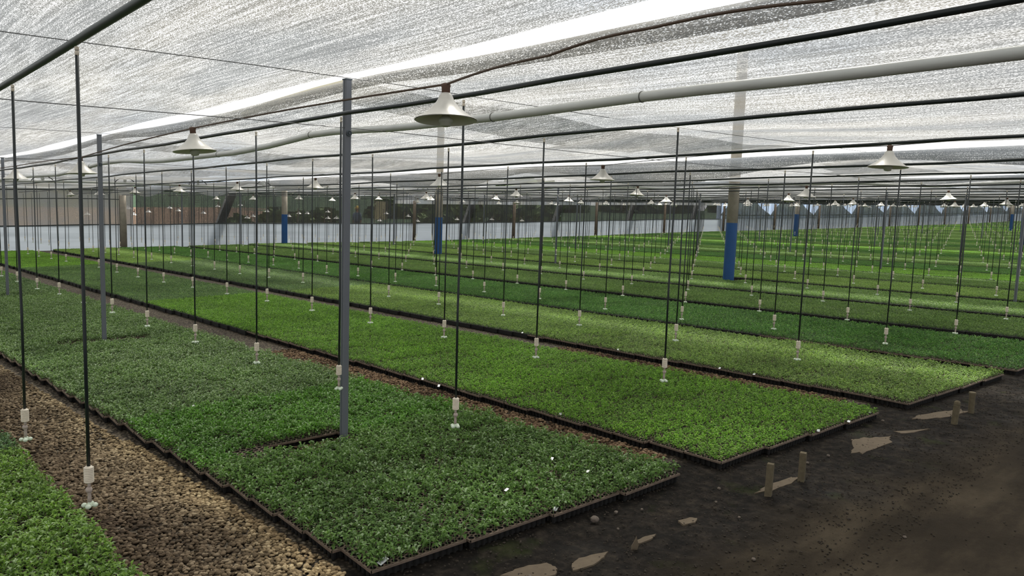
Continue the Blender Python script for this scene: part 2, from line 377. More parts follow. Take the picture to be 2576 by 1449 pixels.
# pebbles of the gravel paths, the ones near enough to be seen as stones
ico = bmesh.new(); bmesh.ops.create_icosphere(ico, subdivisions=2, radius=1); ICO_V = np.array([v.co[:] for v in ico.verts]); ICO_F = np.array([[v.index for v in f.verts] for f in ico.faces]); ico.free()
ico = bmesh.new(); bmesh.ops.create_icosphere(ico, subdivisions=1, radius=1); ICS_V = np.array([v.co[:] for v in ico.verts]); ICS_F = np.array([[v.index for v in f.verts] for f in ico.faces]); ico.free()
def pebbles(name, rects, small, mat=None, rr=(.006, .0125)):
    V = []; F = []; A = []; off = 0
    BV, BF = (ICS_V, ICS_F) if small else (ICO_V, ICO_F)
    for x0, x1, yf0, yf1, dens in rects:
        n = int((x1 - x0) * abs(yf1(x0) - yf0(x0)) * dens)
        for _ in range(n):
            x = random.uniform(x0, x1); y = random.uniform(yf0(x), yf1(x))
            if not inframe((x, y, ground(x, y)), 80): continue
            r = random.uniform(*rr) * (1.0 if not small else 1.15)
            th = random.uniform(0, 2 * PI); c, s_ = math.cos(th), math.sin(th)
            sx, sy, sz = r * random.uniform(.9, 1.5), r * random.uniform(.75, 1.1), r * random.uniform(.45, .75)
            ti, tj = random.uniform(-.5, .5), random.uniform(-.5, .5)
            P = BV * [sx, sy, sz]; P = P * (1 + .16 * np.sin(BV[:, [1, 2, 0]] * 2.6 + random.random() * 6) + .08 * np.sin(BV * 5.3 + random.random() * 6))
            P = np.stack([P[:, 0] * c - P[:, 1] * s_, P[:, 0] * s_ + P[:, 1] * c, P[:, 2] + P[:, 0] * ti * .5 + P[:, 1] * tj * .5], 1)
            P += [x, y, ground(x, y) + sz * random.uniform(.2, 1.2)]
            V.append(P); F.append(BF + off); off += len(BV); A.append(np.full(len(BV), random.random()))
    V = np.concatenate(V); F = np.concatenate(F); A = np.concatenate(A)
    me = bpy.data.meshes.new(name); me.vertices.add(len(V)); me.vertices.foreach_set('co', V.astype('f').ravel())
    me.loops.add(F.size); me.loops.foreach_set('vertex_index', F.ravel().astype('i')); me.polygons.add(len(F))
    me.polygons.foreach_set('loop_start', np.arange(0, F.size, 3, dtype='i'))
    a = me.attributes.new('shade', 'FLOAT', 'POINT'); a.data.foreach_set('value', A.astype('f')); me.update(); me.validate()
    return link(name, me, mat or M_PEB, smooth=mat is None)

# ------------------------------------------------------------------ beds of seedling trays
YL = [1.10, -1.76, -4.20, -6.76, -9.12, -11.65, -14.20, -16.85]
while YL[-1] > -119: YL.append(YL[-1] - 2.52)
NB = len(YL)
def drift(k, X):
    if k == 1: return .03 * min(max(X - 2.6, 0), 7)
    if k == 3: return -.006 * (X - 2)
    return 0
def xend(Y): return 2.84 + .11 * Y
ROT = math.atan(.115); TL, TS = .52, .288       # tray length across the bed, pitch along it
POSTS = [(4.34, -2.65), (9.51, -2.58), (15.61, -2.70), (21.4, -2.65), (27.2, -2.65), (9.10, -15.92), (15.21, -16.5), (3.41, -16.3), (20.51, -16.25), (26.7, -16.3)]
trays = []   # k, row, col, x, y
for k in range(NB):
    x0 = xend(YL[k]); n = int((wallx(YL[k]) - .9 - x0) / TS)
    for i in range(n):
        if k == 0 and x0 + i * TS > 12: continue
        js = random.uniform(-.006, .006); jy = random.uniform(-.014, .014)
        for j in range(4):
            s_ = (j + .5) * TL
            if k == 0: s_ = (j + .5) * TL + .015
            x = x0 + (i + .5) * TS - s_ * math.sin(ROT) + js + random.uniform(-.004, .004); y = YL[k] + drift(k, x) - s_ * math.cos(ROT) + jy
            hole = False
            for (px, py) in POSTS:
                dx, dy = px - x, py - y
                u = dx * math.cos(ROT) - dy * math.sin(ROT) * 1; w_ = dy
                if abs(dx) < TS * .56 and abs(dy) < TL * .56: hole = True
            if hole: continue
            trays.append((k, i, j, x, y))
def tray_matrix(x, y, rz):
    nrm = gnormal(x, y); q = Vector((0, 0, 1)).rotation_difference(nrm)
    return q.to_matrix() @ Matrix.Rotation(rz, 3, 'Z')

# tray body: top plate with round cells, rolled rim, ring of cups below
def tray_mesh():
    mb = MB(); nx, ny = 7, 14; L, Wd = .512, .283; T = .055; px = Wd / nx; py = L / ny
    x0, y0 = -Wd / 2, -L / 2
    for i in range(nx):
        for j in range(ny):
            cx, cy = x0 + (i + .5) * px, y0 + (j + .5) * py; r = .0148; v = []; S = 10
            sq = []
            for k in range(S):
                t = 2 * PI * (k + .5) / S; c, s_ = math.cos(t), math.sin(t); m_ = max(abs(c), abs(s_))
                sq.append((cx + c / m_ * px / 2, cy + s_ / m_ * py / 2, T))
            v = sq + [(cx + r * math.cos(2 * PI * (k + .5) / S), cy + r * math.sin(2 * PI * (k + .5) / S), T) for k in range(S)] \
                + [(cx + r * .9 * math.cos(2 * PI * (k + .5) / S), cy + r * .9 * math.sin(2 * PI * (k + .5) / S), T - .009) for k in range(S)]
            f = [(k, (k + 1) % S, S + (k + 1) % S, S + k) for k in range(S)]
            mb.add(v, f, 0)
            mb.add(v[S:], [(k, (k + 1) % S, S + (k + 1) % S, S + k) for k in range(S)], 1)
            mb.add(v[2 * S:], [tuple(range(S))], 2)
    a, b = Wd / 2, L / 2
    for (p, q) in (((-a, -b), (a, -b)), ((a, -b), (a, b)), ((a, b), (-a, b)), ((-a, b), (-a, -b))):
        d_ = Vector((q[0] - p[0], q[1] - p[1])).normalized(); nn = Vector((d_.y, -d_.x)) * .004
        v = [(p[0], p[1], T), (q[0], q[1], T), (q[0] + nn.x, q[1] + nn.y, T - .002), (p[0] + nn.x, p[1] + nn.y, T - .002), (q[0] + nn.x, q[1] + nn.y, T - .013), (p[0] + nn.x, p[1] + nn.y, T - .013), (q[0] * .99, q[1] * .99, T - .013), (p[0] * .99, p[1] * .99, T - .013)]
        mb.add(v, [(0, 3, 2, 1), (3, 5, 4, 2), (5, 7, 6, 4)], 0)
    for i in range(nx):
        for j in range(ny):
            if i in (0, nx - 1) or j in (0, ny - 1):
                cx, cy = x0 + (i + .5) * px, y0 + (j + .5) * py
                mb.lathe([(.0105, 0), (.0125, .02), (.0165, T - .008)], (cx, cy, 0), 7, 1, True)
    mb.box((0, 0, T * .42), (Wd * .86, L * .92, T * .8), 1)
    return mb.mesh('tray_body')
TRAY_ME = tray_mesh()
for m_ in (M_TRAY, M_TRAYDARK, M_SOIL): TRAY_ME.materials.append(m_)

def leaf(mb, base, yaw, pitch, ln, wd, shade, mi=0):
    """a folded leaf: six points, arching over towards the tip"""
    d = Vector((math.cos(yaw), math.sin(yaw), 0)); s_ = Vector((-math.sin(yaw), math.cos(yaw), 0)); up = Vector((0, 0, 1))
    a = base; m1 = base + d * ln * .5 * math.cos(pitch) + up * ln * .5 * math.sin(pitch)
    tip = m1 + d * ln * .5 * math.cos(pitch - .75) + up * ln * .5 * math.sin(pitch - .75)
    q = m1 + up * wd * .28; r = (m1 + tip) / 2
    v = [a, q + s_ * wd * .5, m1, q - s_ * wd * .5, r + s_ * wd * .36 + up * wd * .15, r - s_ * wd * .36 + up * wd * .15, tip]
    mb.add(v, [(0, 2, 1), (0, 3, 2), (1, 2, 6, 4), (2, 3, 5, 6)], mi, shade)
def seedling_mesh(name, species, seed, keep=1.0, partial=False):
    rd = random.Random(seed); mb = MB(); nx, ny = 7, 14; L, Wd = .512, .283
    for i in range(nx):
        for j in range(ny):
            if rd.random() > keep: continue
            if partial and j > 6 and not (rd.random() < .06): continue
            bx = -Wd / 2 + (i + .5) * Wd / nx + rd.uniform(-.003, .003); by = -L / 2 + (j + .5) * L / ny + rd.uniform(-.003, .003)
            h = (rd.uniform(.035, .075) if species == 'A' else rd.uniform(.028, .052))
            lx, ly = rd.uniform(-.016, .016), rd.uniform(-.016, .016)
            if i in (0, nx - 1): lx *= 1.5
            base = Vector((bx, by, .047)); top = Vector((bx + lx, by + ly, .047 + h))
            w_ = .0014; mb.add([base + Vector((w_, 0, 0)), base + Vector((-w_, w_, 0)), base + Vector((-w_, -w_, 0)), top + Vector((w_, 0, 0)), top + Vector((-w_, w_, 0)), top + Vector((-w_, -w_, 0))], [(0, 1, 4, 3), (1, 2, 5, 4), (2, 0, 3, 5)], 1, .5)
            y0 = rd.uniform(0, 6.28); tone = rd.gauss(.42, .12)
            nl = rd.choice((11, 12, 13, 14)) if species == 'A' else rd.choice((11, 12, 13))
            for q in range(nl):
                t = ((q + 1) / nl) ** .8; p = base.lerp(top, .30 + .70 * t) + Vector((rd.uniform(-.013, .013), rd.uniform(-.013, .013), 0))
                ln = (rd.uniform(.022, .043) if species == 'A' else rd.uniform(.019, .032)) * (1.1 - .35 * t)
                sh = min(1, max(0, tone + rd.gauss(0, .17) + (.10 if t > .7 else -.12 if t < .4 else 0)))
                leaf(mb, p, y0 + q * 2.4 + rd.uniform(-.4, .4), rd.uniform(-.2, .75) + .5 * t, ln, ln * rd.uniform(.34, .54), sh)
    return mb.mesh(name, True)
SEED = {'A': [seedling_mesh('seedlings', 'A', s_, .97) for s_ in (1, 2, 3, 4)], 'B': [seedling_mesh('seedlings', 'B', s_, .985) for s_ in (5, 6, 7, 8)],
        'P': [seedling_mesh('seedlings', 'A', 11, .93, True)], 'S': [seedling_mesh('seedlings', 'A', 12, .80)]}
for k_, l_ in SEED.items():
    for me in l_:
        me.materials.append(M_LEAFB if k_ == 'B' else M_LEAFA); me.materials.append(M_STEM)

cand = []
for idx, (k, i, j, x, y) in enumerate(trays):
    q = project((x, y, ground(x, y) + .05))
    if q is None or not inframe((x, y, ground(x, y) + .05), 110): continue
    cand.append((q[2], idx))
cand.sort(); near_ids = set(c[1] for c in cand[:300])
BEDN = {0: 'bed left of gravel path', 1: 'front bed beside gravel path'}
for q in range(2, 50): BEDN[q] = f'{ORD[q]} bed from path'
COLN = {0: 'leftmost', 1: 'second-left', 2: 'third-left', 3: 'rightmost'}
rest = []
seed_src = {}
for idx, (k, i, j, x, y) in enumerate(trays):
    z = ground(x, y)
    if idx in near_ids:
        sp = 'A' if k in (0, 1) else 'B'
        me = random.choice(SEED[sp]); what = 'leafy seedlings' if k == 1 else 'green seedlings'
        if k == 1 and j == 0 and i == 6: me = SEED['P'][0]; what = 'sparse seedlings and many bare cells'
        elif k == 1 and i < 5 and random.random() < .35: me = SEED['S'][0]
        rz = -ROT * .6 + random.gauss(0, .014); flip = random.random() < .5 or me is SEED['P'][0]
        t = empty('seedling_tray', (x, y, z)); t.rotation_euler = tray_matrix(x, y, rz).to_euler()
        b = bpy.data.objects.new('tray', TRAY_ME); COL.objects.link(b); b.parent = t
        s_ = bpy.data.objects.new('seedlings', me); COL.objects.link(s_); s_.parent = t; s_['kind'] = 'stuff'
        if flip: s_.rotation_euler = (0, 0, PI)
        s_.scale = (1, 1, random.uniform(.9, 1.12))
        seed_src.setdefault(sp, [])
        if me not in [o.data for o in seed_src[sp]] and me not in (SEED['P'][0], SEED['S'][0]): seed_src[sp].append(s_)
        tag(t, (f'tray of bare cells and sparse seedlings in front bed left of the nearest steel post' if me is SEED['P'][0] else f'tray of {what}, {BEDN[k]}, {ORD[i+1]} row from road, {COLN[j]} column'), 'seedling tray', 'seedling trays of the ' + BEDN[k])
    else:
        rest.append((k, i, j, x, y, z))

# all remaining trays: one object, slabs modelled, plants instanced on its loose points
mb = MB(); pts = []
for (k, i, j, x, y, z) in rest:
    M3 = tray_matrix(x, y, -ROT * .6); M4 = M3.to_4x4(); M4.translation = (x, y, z)
    if j in (0, 3) or i < 3 or k < 4: mb.box((0, 0, .029), (.283, .514, .052), 0, M4)
nslab = len(mb.v)
for (k, i, j, x, y, z) in rest: pts.append((k, x, y, z))
me = bpy.data.meshes.new('seedling_trays'); me.from_pydata(mb.v + [(p[1], p[2], p[3]) for p in pts], [], mb.f)
isp = np.zeros(len(me.vertices), bool); isp[nslab:] = True
a = me.attributes.new('is_tray', 'BOOLEAN', 'POINT'); a.data.foreach_set('value', isp)
rot = np.zeros((len(me.vertices), 3), 'f'); pk = np.zeros(len(me.vertices), 'i')
for q, (k, x, y, z) in enumerate(pts):
    e_ = (tray_matrix(x, y, -ROT * .6 + random.gauss(0, .01) + (PI if random.random() < .5 else 0))).to_euler(); rot[nslab + q] = e_[:]
    pk[nslab + q] = random.randrange(2) + (0 if k in (0, 1) else 2)
a = me.attributes.new('rot', 'FLOAT_VECTOR', 'POINT'); a.data.foreach_set('vector', rot.ravel())
a = me.attributes.new('pick', 'INT', 'POINT'); a.data.foreach_set('value', pk)
far = link('seedling_trays', me, M_TRAYDARK); tag(far, 'the many farther trays of green seedlings filling the beds back to the white wall', 'seedling trays', 'farther seedling trays', 'stuff')
gn = bpy.data.node_groups.new('plants_on_trays', 'GeometryNodeTree')
gn.interface.new_socket('Geometry', in_out='INPUT', socket_type='NodeSocketGeometry'); gn.interface.new_socket('Geometry', in_out='OUTPUT', socket_type='NodeSocketGeometry')
gi = gn.nodes.new('NodeGroupInput'); go = gn.nodes.new('NodeGroupOutput'); ip = gn.nodes.new('GeometryNodeInstanceOnPoints'); jn = gn.nodes.new('GeometryNodeJoinGeometry'); jj = gn.nodes.new('GeometryNodeJoinGeometry')
def gattr(nm, tp):
    n_ = gn.nodes.new('GeometryNodeInputNamedAttribute'); n_.data_type = tp; n_.inputs[0].default_value = nm; return n_.outputs[0]
srcs = seed_src['A'][:2] + seed_src['B'][:2]
for o in reversed(srcs):
    oi = gn.nodes.new('GeometryNodeObjectInfo'); oi.inputs['Object'].default_value = o; oi.inputs['As Instance'].default_value = True
    gn.links.new(oi.outputs['Geometry'], jn.inputs[0])
gn.links.new(gi.outputs[0], ip.inputs['Points']); gn.links.new(gattr('is_tray', 'BOOLEAN'), ip.inputs['Selection']); gn.links.new(jn.outputs[0], ip.inputs['Instance'])
ip.inputs['Pick Instance'].default_value = True; gn.links.new(gattr('pick', 'INT'), ip.inputs['Instance Index'])
e2r = gn.nodes.new('FunctionNodeEulerToRotation'); gn.links.new(gattr('rot', 'FLOAT_VECTOR'), e2r.inputs[0]); gn.links.new(e2r.outputs[0], ip.inputs['Rotation'])
gn.links.new(gi.outputs[0], jj.inputs[0]); gn.links.new(ip.outputs[0], jj.inputs[0]); gn.links.new(jj.outputs[0], go.inputs[0])
md = far.modifiers.new('plants', 'NODES'); md.node_group = gn

pb = pebbles('gravel', [(2.5, 5.5, lambda x: -.99, lambda x: -1.72 + .03 * (x - 2.6), 4600), (4.05, 4.62, lambda x: -2.42, lambda x: -2.95, 4200)], False)
tag(pb, 'tan and brown pebbles covering the near part of the wide gravel path', 'gravel', kind='stuff')
pb = pebbles('gravel', [(5.5, 9.5, lambda x: -1.02, lambda x: -1.68 + .03 * (x - 2.6), 3000), (2.75, 8.0, lambda x: -3.80 + .03 * (x - 2.6), lambda x: -4.18, 3200), (2.6, 6.0, lambda x: -6.28, lambda x: -6.72, 2500), (9.2, 9.8, lambda x: -2.3, lambda x: -2.9, 1500)], True)
tag(pebbles('soil_crumbs', [(1.2, 2.75, lambda x: -1.9, lambda x: -9.8, 900), (.2, 1.2, lambda x: -1.9, lambda x: -8, 60)], True, M_CRUMB, (.0015, .0055)), 'dark crumbs of wet earth scattered on the ground along the road edge', 'soil', kind='stuff')
tag(pb, 'reddish brown pebbles in the narrow strips between the beds and far along the path', 'gravel', kind='stuff')

# ------------------------------------------------------------------ irrigation hoses and hanging sprinklers
KS = .82; PITCH = 2.096 * KS; YH = [(-.955 - 2.096 * r) * KS for r in range(0, 68)]
HB = [.631, .635, .64, .60, .54]; HT = [2.226, 2.222, 2.215, 2.17, 2.13]
def hose_h(r): return HT[r] if r < 5 else 2.12
def hose_z(r, X):
    Y = YH[r]; return ground(X, Y) + hose_h(r) + (.0 if r == 0 else .006) * math.sin(X * 1.3 + r * 1.7) + (.001 if r == 0 else .004) * math.sin(X * 3.1 + r)
def body_h(r): return HB[r] if r < 5 else .50
for r, Y in enumerate(YH):
    mb = MB(); xs = np.arange(-2.5, wallx(Y) - .6, .6 if r < 12 else 1.5)
    mb.tube([(x, Y + .015 * math.sin(x * .9 + r), hose_z(r, x)) for x in xs], .0145 if r == 0 else .0130, 8 if r < 8 else 6)
    o = mb.build('irrigation_hose', M_HOSEG if r == 0 else M_HOSE, smooth=True)
    if r == 0: lb = 'thick dark green irrigation hose, leftmost of the overhead hoses, over the gravel path'
    elif r < 14: lb = f'black irrigation hose strung overhead, {ORD[r+1]} from the left counting the dark green one'
    else: lb = 'thin black irrigation hose among the crowded far rows near eye level'
    tag(o, lb, 'hose', 'irrigation hoses strung along the beds' if r < 14 else 'farthest irrigation hoses')
def sprinkler_parts(lod):
    """heights measured from the hose attachment (z=0) down; returns builders"""
    P = {}
    seg = 14 if lod == 0 else 7
    def tubep(drop):
        mb = MB(); pts = [(0, 0, -.02), (.003, .002, -drop * .3), (-.002, -.003, -drop * .7), (0, 0, -drop + .0)]
        mb.tube(pts, .0078, 8 if lod == 0 else 5); return mb
    def conn():
        mb = MB(); mb.lathe([(.004, -.05), (.0085, -.048), (.0085, -.03), (.006, -.028), (.009, -.026), (.009, -.012), (.004, -.01)], (0, 0, 0), seg); return mb
    def body():
        mb = MB(); prof = [(.006, -.080), (.018, -.079)]
        for q in range(9):
            z = -.077 + q * .0083; prof += [(.0175, z), (.0222, z + .002), (.0222, z + .005), (.0175, z + .007)] if lod == 0 else [(.0215, z)]
        prof += [(.015, 0.0), (.006, .001)]; mb.lathe(prof, (0, 0, 0), seg); return mb
    def neck():
        mb = MB(); mb.lathe([(.010, -.172), (.0085, -.150), (.0080, -.130), (.011, -.124)], (0, 0, 0), seg); mb.lathe([(.0075, -.104), (.0075, -.078)], (0, 0, 0), seg)
        mb.ball((.002, 0, -.114), .0155, seg, 8 if lod == 0 else 5); return mb
    def head():
        mb = MB(); mb.lathe([(.008, -.197), (.013, -.190), (.006, -.172)], (0, 0, 0), seg); mb.tube([(-.02, 0, -.190), (.02, 0, -.190)], .004, 6); mb.tube([(0, -.02, -.190), (0, .02, -.190)], .004, 6); return mb
    return tubep, conn, body, neck, head
tubep, conn, body, neck, head = sprinkler_parts(0)
ME = {}
mbn = MB(); mbn.ball((0, 0, 0), .0135, 8, 6, sc_=(1, 1, .85)); ME['nozzle'] = mbn.mesh('nozzle'); ME['nozzle'].materials.append(M_MINT); ME['nozzle'].polygons.foreach_set('use_smooth', [True] * len(ME['nozzle'].polygons))
def sprinkler(loc, drop, src=None):
    t = empty('hanging_sprinkler', loc, random.uniform(0, 6.28))
    tb = bpy.data.objects.new('drop_tube', ME['tube']); tb.scale = (KS, KS, drop / 2.0)
    cn = bpy.data.objects.new('connector', ME['conn'])
    bd = bpy.data.objects.new('weight', ME['body']); nk = bpy.data.objects.new('swivel', ME['neck']); hd = bpy.data.objects.new('spray_head', ME['head'])
    for o in (tb, cn, bd, nk, hd): COL.objects.link(o); o.parent = t
    for o in (bd, nk, hd): o.location = (0, 0, -drop)
    for o in (cn, bd, nk, hd): o.scale = (KS, KS, KS)
    for q in range(4):
        nz_ = bpy.data.objects.new('nozzle', ME['nozzle']); COL.objects.link(nz_); nz_.parent = hd; u = q * PI / 2 + .5; nz_.location = (.023 * math.cos(u), .023 * math.sin(u), -.189)
    return t
for key, mbq, mt in (('tube', tubep(2.0), M_HOSE), ('conn', conn(), M_IVORY), ('body', body(), M_IVORY), ('neck', neck(), M_TAUPE), ('head', head(), M_MINT)):
    m_ = mbq.mesh({'tube': 'drop_tube', 'conn': 'connector', 'body': 'weight', 'neck': 'swivel', 'head': 'spray_head'}[key]); m_.materials.append(mt)
    m_.polygons.foreach_set('use_smooth', [True] * len(m_.polygons)); ME[key] = m_
sp = []
for r, Y in enumerate(YH):
    i = 0
    while True:
        X = 3.88 * KS + SK * Y + 1.4376 * KS * i
        if X > wallx(Y) - 1.0: break
        if True:
            q = project((X, Y, ground(X, Y) + .4))
            if q and -40 < q[0] < 2616: sp.append((q[2], r, i, X, Y))
        i += 1
sp.sort()
mbf = MB()
for n_, (dep, r, i, X, Y) in enumerate(sp):
    X += random.uniform(-.03, .03); zt = hose_z(r, X) - .012; zb = ground(X, Y) + body_h(r) + random.uniform(-.015, .015); Yh = Y + .015 * math.sin(X * .9 + r)
    if n_ < 300:
        t = sprinkler((X, Yh, zt), zt - zb)
        tag(t, f'ivory ringed sprinkler on black tube, {ORD[i+1]} from road end under {ORD[r+1]} hose from left', 'sprinkler', 'hanging misting sprinklers over the beds')
    else:
        mbf.tube([(X, Yh, zt), (X, Yh, zb)], .0064, 4, 0, False); mbf.lathe([(.016, -.066), (.0175, -.033), (.016, 0)], (X, Yh, zb), 6, 1); mbf.lathe([(.0065, -.152), (.0065, -.107), (.0125, -.094), (.006, -.08), (.006, -.066)], (X, Yh, zb), 5, 1, False)
        mbf.lathe([(.008, -.162), (.028, -.157), (.025, -.149), (.0065, -.146)], (X, Yh, zb), 6, 2)
o = mbf.build('hanging_sprinklers', [M_HOSE, M_IVORY, M_MINT]); tag(o, 'the many tiny far sprinklers on thin black drop tubes in front of the white wall', 'sprinklers', 'far hanging sprinklers', 'stuff')

# ------------------------------------------------------------------ posts and columns
def steel_post(X, Y, h, label, clamp=True, s_=.044):
    z = ground(X, Y); t = empty('steel_post', (X, Y, z - .03), -.05)
    w_ = s_ / 2; mb = MB()
    c_ = .004; ring = [(-w_ + c_, -w_), (w_ - c_, -w_), (w_, -w_ + c_), (w_, w_ - c_), (w_ - c_, w_), (-w_ + c_, w_), (-w_, w_ - c_), (-w_, -w_ + c_)]
    mb.add([(x, y, 0) for x, y in ring] + [(x, y, h) for x, y in ring], [(q, (q + 1) % 8, 8 + (q + 1) % 8, 8 + q) for q in range(8)] + [tuple(range(8, 16))])
    ch = mb.build('channel', M_STEEL, t)
    mb = MB(); mb.box((-w_ * .1, w_ + .0005, h / 2), (.005, .002, h * .999)); mb.build('seam', M_STEELD, ch)
    mb = MB(); mb.box((0, 0, h + .004), (s_ * 1.1, s_ * 1.1, .008)); mb.build('cap_plate', M_STEELD, t)
    if clamp:
        mb = MB(); ring = [(s_ * .75 + .0, .016 * math.cos(u), 2.16 + .016 * math.sin(u)) for u in np.linspace(0, 2 * PI, 13)]
        ring = [(-s_ * .72, p[1], p[2]) for p in ring]; mb.tube(ring, .0045, 6); mb.box((-s_ * .6, 0, 2.16), (.02, .012, .012)); mb.build('wire_clamp', M_STEELD, ch)
    tag(t, label, 'post', 'grey steel posts holding up the net'); return t
steel_post(4.34, -2.65, 2.50, 'grey square steel post rising from a tray gap in the front bed, the nearest post')
steel_post(9.51, -2.58, 2.49, 'grey steel post in the front bed, next behind the nearest post')
steel_post(15.61, -2.70, 2.52, 'grey steel post in the front bed by the left edge, third back from the road')
steel_post(15.21, -16.5, 2.36, 'grey steel post in line between the two nearer blue banded columns')
steel_post(3.41, -16.3, 2.50, 'grey steel post cut by the right edge of the photo')
for n_, (X, Y) in enumerate([(26.7, -16.3), (14.62, -23.29), (14.0, -29.2), (7.78, -28.9), (20.3, -23.2), (20.0, -29.4), (26.0, -23.2), (2.6, -23.3), (8.3, -23.2)]):
    steel_post(X, Y, 2.38, ['thin grey steel post right of the farthest blue banded column', 'grey steel post right of the tall bundle of hanging tubes', 'slim grey steel post far back, right of the nearest blue column', 'tall far grey steel post just left of the dark blue far column', 'far grey steel post behind the middle of the beds', 'very thin far grey steel post before the wooden wall posts', 'distant grey steel post close to the white wall', 'grey steel post outside the right edge of the photo', 'grey steel post in the right half behind the hanging tubes'][n_], False)
for n_, Y in enumerate(np.arange(-36.5, -118, -6.75)):
    for X in (2.3, 8.1, 13.9, 19.7, 25.3):
        X_ = X + SK * (Y + 16.3) + 1.0
        if n_ in (1, 5, 9) or X_ < .5 or X_ > wallx(Y) - 3 or not inframe((X_, Y, ground(X_, Y) + 1)): continue
        steel_post(X_, Y, 2.38, 'very distant thin grey steel post among the crowded far tubes', False)
def column(X, Y, blue, h, label, far_=False):
    z = ground(X, Y); t = empty('concrete_column', (X, Y, z - .05))
    mb = MB(); r = .125; mb.lathe([(r, 0), (r * .99, h * .5), (r * .96, h)], (0, 0, 0), 28); sh_ = mb.build('shaft', M_CONC, t, True)
    mb = MB(); mb.lathe([(r + .003, 0), (r + .004, blue * .5), (r + .003, blue + .05)], (0, 0, 0), 28, 0, False); mb.lathe([(r + .003, blue + .05), (r * .97, blue + .051)], (0, 0, 0), 28, 0, False); mb.build('painted_band', M_BLUE, sh_, True)['label'] = 'blue painted lower half of the column'
    tag(t, label, 'column', 'concrete columns with a blue base'); return t
column(9.10, -15.92, 1.42, 5.5, 'round concrete column with blue painted base, the nearest and widest one')
column(20.51, -16.21, 1.36, 4.5, 'round concrete column with blue base standing behind the large lamp in the middle')
column(30.79, -15.70, 1.36, 2.45, 'round concrete column with blue base against the white wall, left of the nearest steel post')
for n_, (X, Y) in enumerate([(9.0, -43.2), (20.5, -43.3), (3.0, -70.2), (15.5, -70.2)]):
    column(X, Y, 1.4, 2.4, ['dark blue banded column in the crowded far rows near the right edge', 'distant blue based column near the white wall toward the right', 'very distant blue based column at the far right edge', 'very distant blue based column close to the far wall'][n_])

# ------------------------------------------------------------------ wires across the house
def wire(name, pts, r, mat, label, cat, grp=None, seg=5):
    mb = MB(); mb.tube(pts, r, seg); o = mb.build(name, mat); tag(o, label, cat, grp); return o
for n_, X0 in enumerate((4.34, 9.55, 15.6, 21.2, 27.0)):
    for lvl, hh in (('upper', 2.49), ('lower', 2.17)):
        pts = []
        for Y in np.arange(8, -60, -1.0):
            X = X0 + SK * (Y + 2.65) * (1 if Y < -2.65 else .4); pts.append((X, Y, ground(X, Y) + hh - .03 * math.sin(PI * ((Y + 2.65) % 6.75) / 6.75) - (.08 * min(1, -min(0, Y + 3) / 12))))
        wire('support_wire', pts, .0026, M_WIRE, f'thin {lvl} support wire crossing the hoses at the {ORD[n_+1]} line of posts from the road', 'wire', 'support wires crossing the beds')

# ------------------------------------------------------------------ long white pipes and the main pipe
def pipe(pts, r, label, joints, name='water_pipe'):
    t = empty(name, pts[0]); o = Vector(pts[0]); mb = MB(); mb.tube([Vector(p) - o for p in pts], r, 14); mb.build('pipe', M_PVC, t, True)
    for jx in joints:
        k = min(range(len(pts)), key=lambda q: abs(pts[q][0] - jx) if abs(pts[0][0] - pts[-1][0]) > abs(pts[0][1] - pts[-1][1]) else abs(pts[q][1] - jx)); k = min(k, len(pts) - 2)
        p = Vector(pts[k]) - o; d = (Vector(pts[k + 1]) - Vector(pts[k])).normalized(); mb = MB(); mb.tube([p, p + d * .006], r + .003, 14); mb.build('joint_ring', M_GLUE, t, True)
    tag(t, label, 'pipe', 'white plastic water pipes'); return t
hs = [(-2, 2.17), (.67, 2.165), (1.3, 2.165), (2.05, 2.18), (3.1, 2.17), (4.2, 2.18), (4.9, 2.21), (5.3, 2.215), (6.0, 2.17), (6.7, 2.145), (8.7, 2.15), (10.0, 2.21), (10.9, 2.21), (12.0, 2.16), (13, 2.13), (15, 2.16), (18, 2.17), (20.1, 2.2)]
pts = [(x, -2.95, ground(x, -2.95) + float(np.interp(x, [h[0] for h in hs], [h[1] for h in hs]))) for x in np.arange(-2, 20.2, .35)]
pipe(pts, .0245, 'long white plastic pipe running overhead past the nearest steel post', [2.1, 3.3, 5.2, 7.0, 11.2])
for Y, hh, lb in ((-15.55, 2.26, 'white plastic pipe overhead passing the nearest blue based column'), (-28.5, 2.26, 'farther white plastic pipe overhead beyond the nearest blue based column'), (-42.0, 2.2, 'farthest white plastic pipe overhead near the right edge')):
    pts = [(x, Y, ground(x, Y) + hh + .035 * math.sin(x * 1.05) + .02 * math.sin(x * 2.3)) for x in np.arange(.5, 19.2, .7)]
    pipe(pts, .026, lb, [6, 12])
def mainx(Y): return 20.3 + SK * Y
ms = list(np.arange(-2.95, -112, -1.0))
pipe([(mainx(Y), Y, ground(mainx(Y), Y) + 2.22 + .02 * math.sin(Y * .9)) for Y in ms], .028, 'white main pipe crossing the far part of the house under the net', [-10, -17, -24], 'main_water_pipe')
